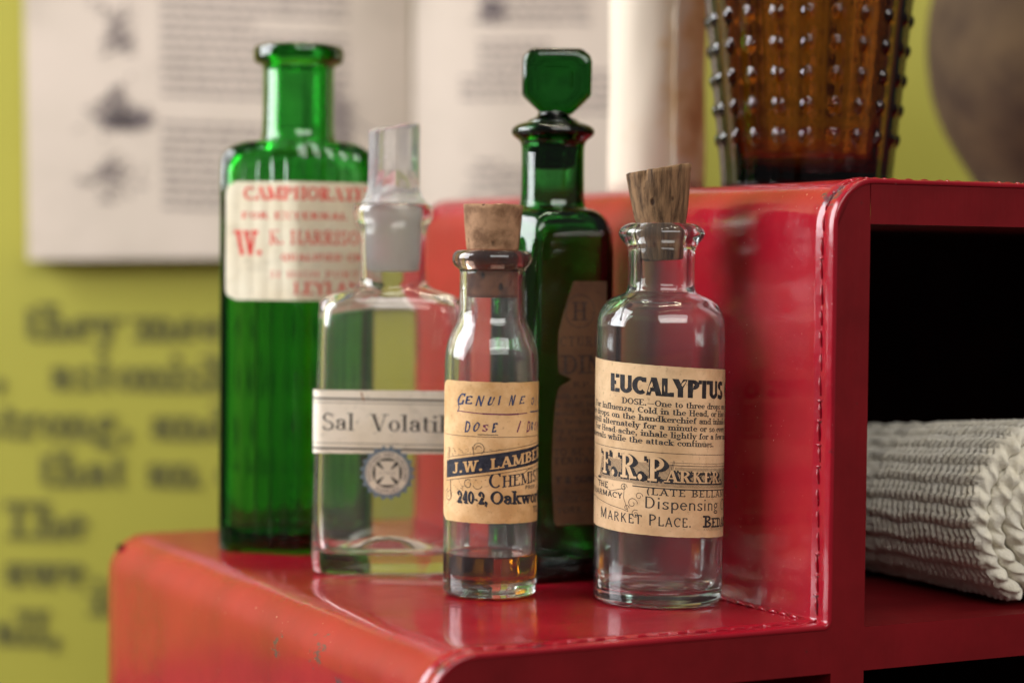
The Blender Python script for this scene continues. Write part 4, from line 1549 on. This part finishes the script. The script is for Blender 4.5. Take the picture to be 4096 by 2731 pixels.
def poly_r(t, inset=0, soft=26):
    acc_ = 0
    for i in range(6):
        a, c_ = Vector(PT[i]), Vector(PT[(i + 1) % 6])
        e_ = (c_ - a).normalized()
        nn = Vector((e_.y, -e_.x))
        d_ = nn.dot(a) - inset
        q = nn.x * math.cos(t) + nn.y * math.sin(t)
        if q > 1e-4:
            acc_ += (d_ / q) ** -soft
    return acc_ ** (-1 / soft)


def six_ring(k, z, blend=0, rn=72, inset=0, flute=0):
    out = []
    for i in range(NH):
        t = 2 * PI * i / NH
        r = poly_r(t, inset) * k
        td = math.degrees(t) % 360
        if flute and (195 < td < 252):
            r += flute * math.sin((td - 195) / 57 * PI * 5)
        if flute and (342 < td or td < 8):
            r += flute * math.sin(((td - 342) % 360) / 26 * PI * 3)
        r = r * (1 - blend) + rn * blend
        out.append((r * math.cos(t) * S, r * math.sin(t) * S, z * S))
    return out


rings = []
for k, z in ((.7, 8), (.9, 2), (.96, 0), (.99, 6), (1, 18), (1, 80), (1, 300), (1, 550), (1, 740), (1, 770)):
    rings.append(six_ring(k, z, flute=2.2 if 20 < z < 760 else 0))
for i in range(1, 9):
    t = i / 8
    rings.append(six_ring(1 - .10 * (1 - math.cos(t * PI / 2)), 774 + 68 * math.sin(t * PI / 2), blend=t ** 2.2 * .95, rn=78))
NK = [(76, 848), (73, 862), (72, 890), (71.5, 960), (72, 985), (76, 996), (86, 1003), (94, 1010), (95.5, 1018), (92, 1026), (82, 1033), (70, 1037)]
NKI = [(61, 1034), (58, 1000), (54, 900), (54, 850)]
for r, z in chaikin(NK, 2) + chaikin(NKI, 1):
    rings.append(circ(r * S, z * S, NH))
for i in range(7, -1, -1):
    t = i / 8
    rings.append(six_ring(1 - .10 * (1 - math.cos(t * PI / 2)), 756 + 66 * math.sin(t * PI / 2), blend=t ** 2.2 * .9, rn=62, inset=22))
for z in (600, 300, 60):
    rings.append(six_ring(1, z, inset=22))
rings.append(six_ring(.9, 36, inset=24))
rings.append(six_ring(.5, 34, inset=24))
V, F = loft(rings)
mesh_obj('glass_body', V, F, M['green_dark'], six)
rings = [circ(r * S, z * S, 64) for r, z in chaikin([(30, 930), (50, 934), (54, 960), (57, 1030), (60, 1038), (56, 1044), (44, 1048), (36, 1054), (34, 1062)], 2)]
V, F = loft(rings)
mesh_obj('glass_stopper', V, F, M['green_dark'], six)
# flat octagonal head, bevelled
OC = [(-34, 1056), (34, 1056), (74, 1094), (78, 1102), (79, 1176), (74, 1190), (58, 1203), (50, 1205), (-50, 1205), (-60, 1203), (-75, 1190), (-79, 1176), (-79, 1102), (-75, 1094)]
rings = []
cxo, czo = 0, 1130
for (k, y) in ((.80, -33), (.90, -31), (.97, -25), (1, -17), (1, 17), (.97, 25), (.90, 31), (.80, 33)):
    rings.append([((x * k + 8) * S, y * S, (czo + (z - czo) * k) * S) for x, z in OC])
# face dished a little in the middle
rings = [[((x * .45 + 8) * S, -29 * S, (czo + (z - czo) * .45) * S) for x, z in OC]] + rings + [[((x * .45 + 8) * S, 29 * S, (czo + (z - czo) * .45) * S) for x, z in OC]]
V, F = loft(rings)
ho = mesh_obj('stopper_head', V, F, M['green_dark'], six)
# torn label on the front right face
fa, fb = Vector(PT[1]), Vector(PT[2])
fe = (fb - fa).normalized()
fn_ = Vector((fe.y, -fe.x))


def six_wrap(u, v, off):
    p = fa * S + fe * u + fn_ * (off + .00015)
    LN = (fb - fa).length * S
    if u > LN - .0005:          # carries on round the corner
        f2 = (Vector(PT[3]) - fb).normalized()
        n2 = Vector((f2.y, -f2.x))
        p = fb * S + f2 * (u - LN) + n2 * (off + .00015)
    return (p.x, p.y, v)


def zi(y):
    return 1323 - (643 + (y - 643) / 1.0185)


edge = [(645, 86), (725, 60), (763, 50), (800, 49), (840, 50), (856, 52), (862, 66), (868, 84), (874, 78), (884, 56), (893, 50), (925, 44), (961, 41), (1010, 38), (1066, 36), (1120, 38), (1197, 44), (1206, 50)]


def torn(v):
    y = 643 + (1323 - v - 643) * 1.0185
    for (ya, ua), (yb, ub) in zip(edge, edge[1:]):
        if ya <= y <= yb:
            return ua + (ub - ua) * (y - ya) / (yb - ya) + 1.8 * noise.noise(Vector((y * .15, 2, 2))) + 4
    return edge[0][1] if y < 645 else edge[-1][1]


ik = Ink()
cu, cv = 108, zi(714)
ik.ring(cu, cv, 36.5, 38.5)
ik.ring(cu, cv, 33.8, 34.6)
ik.text('H', cu - 19, cv - 21, 42, cu + 20, SERIF_B)
ik.text('CTURE OF', 58, zi(794), 22, 220, (.15, .09, .1, 1.0, .2))
ik.text('DINE', 64, zi(857), 42, 206, SERIF_B)
ik.text('B.P.', 92, zi(888), 12, 140, SERIF_B)
for i, txt in enumerate(('with a camel hair', 'a small brush or', 'wool. The skin', 'is broken, apply', 'by painting on', 'the Tincture. Not')):
    ik.text(txt, 46 + 4 * (i % 2), zi(914 + i * 19.4), 12.5, 210, SERIF_B)
ik.text('TO BE TAKEN', 44, zi(1044), 16, 220, SANS_B)
ik.text('TERNALLY', 44, zi(1064), 16, 190, SANS_B)
ik.line(60, zi(1078), 150, zi(1078), 1)
ik.text('T & SON', 50, zi(1109), 17, 150, GOTHIC)
ik.text('chemists', 64, zi(1131), 9, 140, SERIF_B)
ik.text('OUSEGATE', 44, zi(1152), 16, 190, SERIF_B)
ik.text('YORK.', 54, zi(1177), 15, 128, SANS_B)
v0, v1 = zi(1205), zi(645)
label_mesh('torn_label', six, [M['label_brown'], M['ink_brown']], ik, six_wrap, v0, v1, torn, lambda v: 176 + 1.5 * noise.noise(Vector((v * .1, 5, 5))), 40, 120, S)

# ------------------------------------------------------------------ things on top of the unit
ZT = HU + .0004


def on_unit(a, b_):
    return P0 + EV * a + DV * b_


# amber hobnail jar
S = .1280e-3
p = on_unit(.1655, .092)
jar = thing('hobnail_jar', 'amber brown glass jar studded with rows of knobs standing on the red unit', 'jar', (p.x, p.y, ZT), face_cam(p.x, p.y))
NJ = 21 * 18
rows_z = [114 + 67.3 * k for k in range(14)]


def jar_r(z):
    return 197 + (z - 60) * .102 if z > 20 else 194


# own height scale: the foot is hidden behind the edge of the unit
zl = [0, 4, 10, 20, 40, 60, 74, 84]
z = 90
while z < 1030:
    zl.append(z)
    z += 67.3 / 12
rings = []
for z in zl:
    ring = []
    r0 = jar_r(z) - (8 if z == 0 else 2 if z == 4 else 0)
    for i in range(NJ):
        t = 2 * PI * i / NJ
        col = t / (2 * PI) * 21 + .28
        fc = abs(col - round(col)) * 2 * PI / 21 * r0
        dz = min(abs(z - q) for q in rows_z)
        d_ = math.hypot(fc, dz)
        bumpv = 7.5 * math.sqrt(max(0, 1 - (d_ / 14.5) ** 2)) if d_ < 14.5 else 0
        facet = 2.0 * math.cos(col * 2 * PI)
        ring.append(((r0 + bumpv + facet) * math.cos(t) * S, (r0 + bumpv + facet) * math.sin(t) * S, z * S))
    rings.append(ring)
for r, z in ((jar_r(1030) - 2, 1036), (jar_r(1030) - 14, 1038)):
    rings.append(circ(r * S, z * S, NJ))
for z in (1020, 700, 400, 200, 70):
    rings.append(circ((jar_r(z) - 26) * S, z * S, NJ))
rings.append(circ(150 * S, 36 * S, NJ))
rings.append(circ(60 * S, 30 * S, NJ))
V, F = loft(rings)
mesh_obj('glass_body', V, F, M['amber'], jar)

# rolled parchment
p = on_unit(.1655, .181)
p = p + Vector((.0015, 0, 0))
scroll = thing('parchment_roll', 'upright roll of stained old parchment behind the amber jar', 'scroll', (p.x, p.y, ZT), face_cam(p.x, p.y))
V, F = [], []
n = 150
hz = 20
for k in range(n + 1):
    t = k / n
    a = R(-70) + t * R(360 * 2.2)
    r = .0168 - .0045 * t
    for j in range(hz + 1):
        z = .128 * j / hz
        wob = 1 + .03 * noise.noise(Vector((math.cos(a) * 2, math.sin(a) * 2, z * 40)))
        ee = .0016 * noise.noise(Vector((z * 160, 3, 1))) / r if k == 0 else 0
        V.append((r * wob * math.cos(a + ee), r * wob * math.sin(a + ee), z))
for k in range(n):
    for j in range(hz):
        a = k * (hz + 1) + j
        F.append((a, a + hz + 1, a + hz + 2, a + 1))
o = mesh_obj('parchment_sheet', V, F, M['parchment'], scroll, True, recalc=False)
sm = o.modifiers.new('thick', 'SOLIDIFY')
sm.thickness = .0003

# stoneware jug
S = .160e-3
p = on_unit(.359, .212)
jug = thing('stoneware_jug', 'round dark brown stoneware jug behind the right end of the unit', 'jug', (p.x, p.y, ZT), face_cam(p.x, p.y))
pr = [(0, 2), (130, 0), (140, 6), (142, 30), (150, 60), (190, 120), (232, 190), (262, 270), (274, 350), (276, 420), (268, 500), (240, 580), (190, 640), (130, 680), (90, 710), (80, 760), (84, 800), (96, 812), (96, 830), (84, 838), (66, 836)]
pri = [(62, 800), (66, 720), (170, 630), (220, 570), (250, 480), (254, 380), (240, 270), (170, 120), (120, 50), (0, 40)]
V, F = lathe(chaikin([(a * S, z * S) for a, z in pr + pri], 2), 96)
mesh_obj('body', V, F, M['stoneware'], jug)
hp = [(.014, 0, 740 * S), (.030, 0, 752 * S), (.040, 0, 720 * S), (.043, 0, 650 * S), (.0415, 0, 585 * S)]
V, F = tube([(x * 1.0, 0, z) for x, _, z in hp], .006, 12)
mesh_obj('handle', V, F, M['stoneware'], jug)

# ------------------------------------------------------------------ knitted bandage roll
Z_SH = -.00125
ca = .1885
p = on_unit(ca, .0105)
roll = thing('knitted_bandage', 'rolled white knitted cotton bandage inside the dark compartment', 'bandage', (p.x, p.y, Z_SH), TH)
RO, pit, LEN = .0253, .0046, .095
r0 = .0030
turns = (RO - r0) / pit
NPH = 2000
# equal arc-length samples from the outside in
samp = []
phi = 0
s_acc = 0
total = turns * 2 * PI
step_s = (PI * (RO ** 2 - r0 ** 2) / pit) / NPH
while phi < total and len(samp) < NPH + 5:
    r = RO - pit * phi / (2 * PI)
    samp.append((phi, r, s_acc))
    phi += step_s / max(r, .002)
    s_acc += step_s
ax = []
a = .0
while a < .045:
    ax.append(a)
    a += .00045
while a < LEN:
    ax.append(a)
    a += .0020
NE, TH2 = 12, .0020


def knit(s_, a):
    """rows of leaning stitch pairs, 5.6 mm apart, each leg a soft raised lobe"""
    s_ += .0011 * noise.noise(Vector((s_ * 70, a * 90, 3)))
    a += .0007 * noise.noise(Vector((s_ * 90, a * 110, 8)))
    row = s_ / .0056
    k = math.floor(row)
    f = row - k - .5
    h = 0
    for c0, lean in ((-.24, 1), (.24, -1)):
        df = f - c0
        if abs(df) > .36:
            continue
        g = (a / .0025 + lean * df * .8 + (.5 if k % 2 else 0)) % 1 - .5
        across = math.sqrt(max(0, 1 - (g / .47) ** 2))
        h = max(h, across * math.cos(df / .36 * PI / 2) ** .8 * (1.0 if c0 < 0 else .62))
    return .00125 * h + .00035 * math.cos(2 * PI * f) + .00025 * noise.noise(Vector((s_ * 600, a * 600, 0)))


V, F = [], []
sec = len(ax) + NE + 5
for (phi, r, s_) in samp:
    ang = -2.15 - phi               # the loose end lies low at the left
    tele = (RO - r) * .30
    row = s_ / .0056
    endw = .0013 * math.sin(PI * (row - math.floor(row))) ** 2 + .0006 * noise.noise(Vector((s_ * 260, 4, r * 90))) + .0022 * noise.noise(Vector((s_ * 60, 9, 0)))
    pts = []
    inner_turn = phi > 2 * PI
    for a in reversed(ax):
        amp = knit(s_, a) * (1 if not inner_turn else .6)
        pts.append((TH2 + amp, a + 0))
    base_a = 0
    for k in range(1, NE + 1):
        t = k / (NE + 1) * PI
        rope = (.0005 + .0003 * noise.noise(Vector((s_ * 130, 1, 1)))) * math.sin(s_ / .0043 * 2 * PI + t * 2.0 + 1.5 * noise.noise(Vector((s_ * 80, 2, 2))))
        pts.append((TH2 * math.cos(t) + rope * math.sin(t), -(.0017 + rope + .0006) * math.sin(t)))
    for a in (.0, .004, .02, .06, LEN):
        pts.append((-TH2, a))
    for (dr, a) in pts:
        rr_ = r + dr
        x, z = rr_ * math.cos(ang), rr_ * math.sin(ang)
        # the roll sags: flattened below, leaning over to the left
        z *= .97
        x += -.16 * z if z < 0 else -.04 * z
        fa_ = max(0, 1 - max(a, 0) / .02)
        V.append((x, a * 1.0 - (tele + endw) * fa_, z))
zmin = min(q[2] for q in V)
V = [(q[0] * (1 - 1.7 * max(q[1], 0)), q[1], (q[2] - zmin) * (1 - 1.7 * max(q[1], 0)) + .0001) for q in V]
m_ = len(V) // len(samp)
for k in range(len(samp) - 1):
    for j in range(m_ - 1):
        a = k * m_ + j
        F.append((a, a + 1, a + m_ + 1, a + m_))
for k in (0, len(samp) - 1):
    F.append(tuple(range(k * m_, (k + 1) * m_)))
mesh_obj('knitted_band', V, F, M['cotton'], roll)
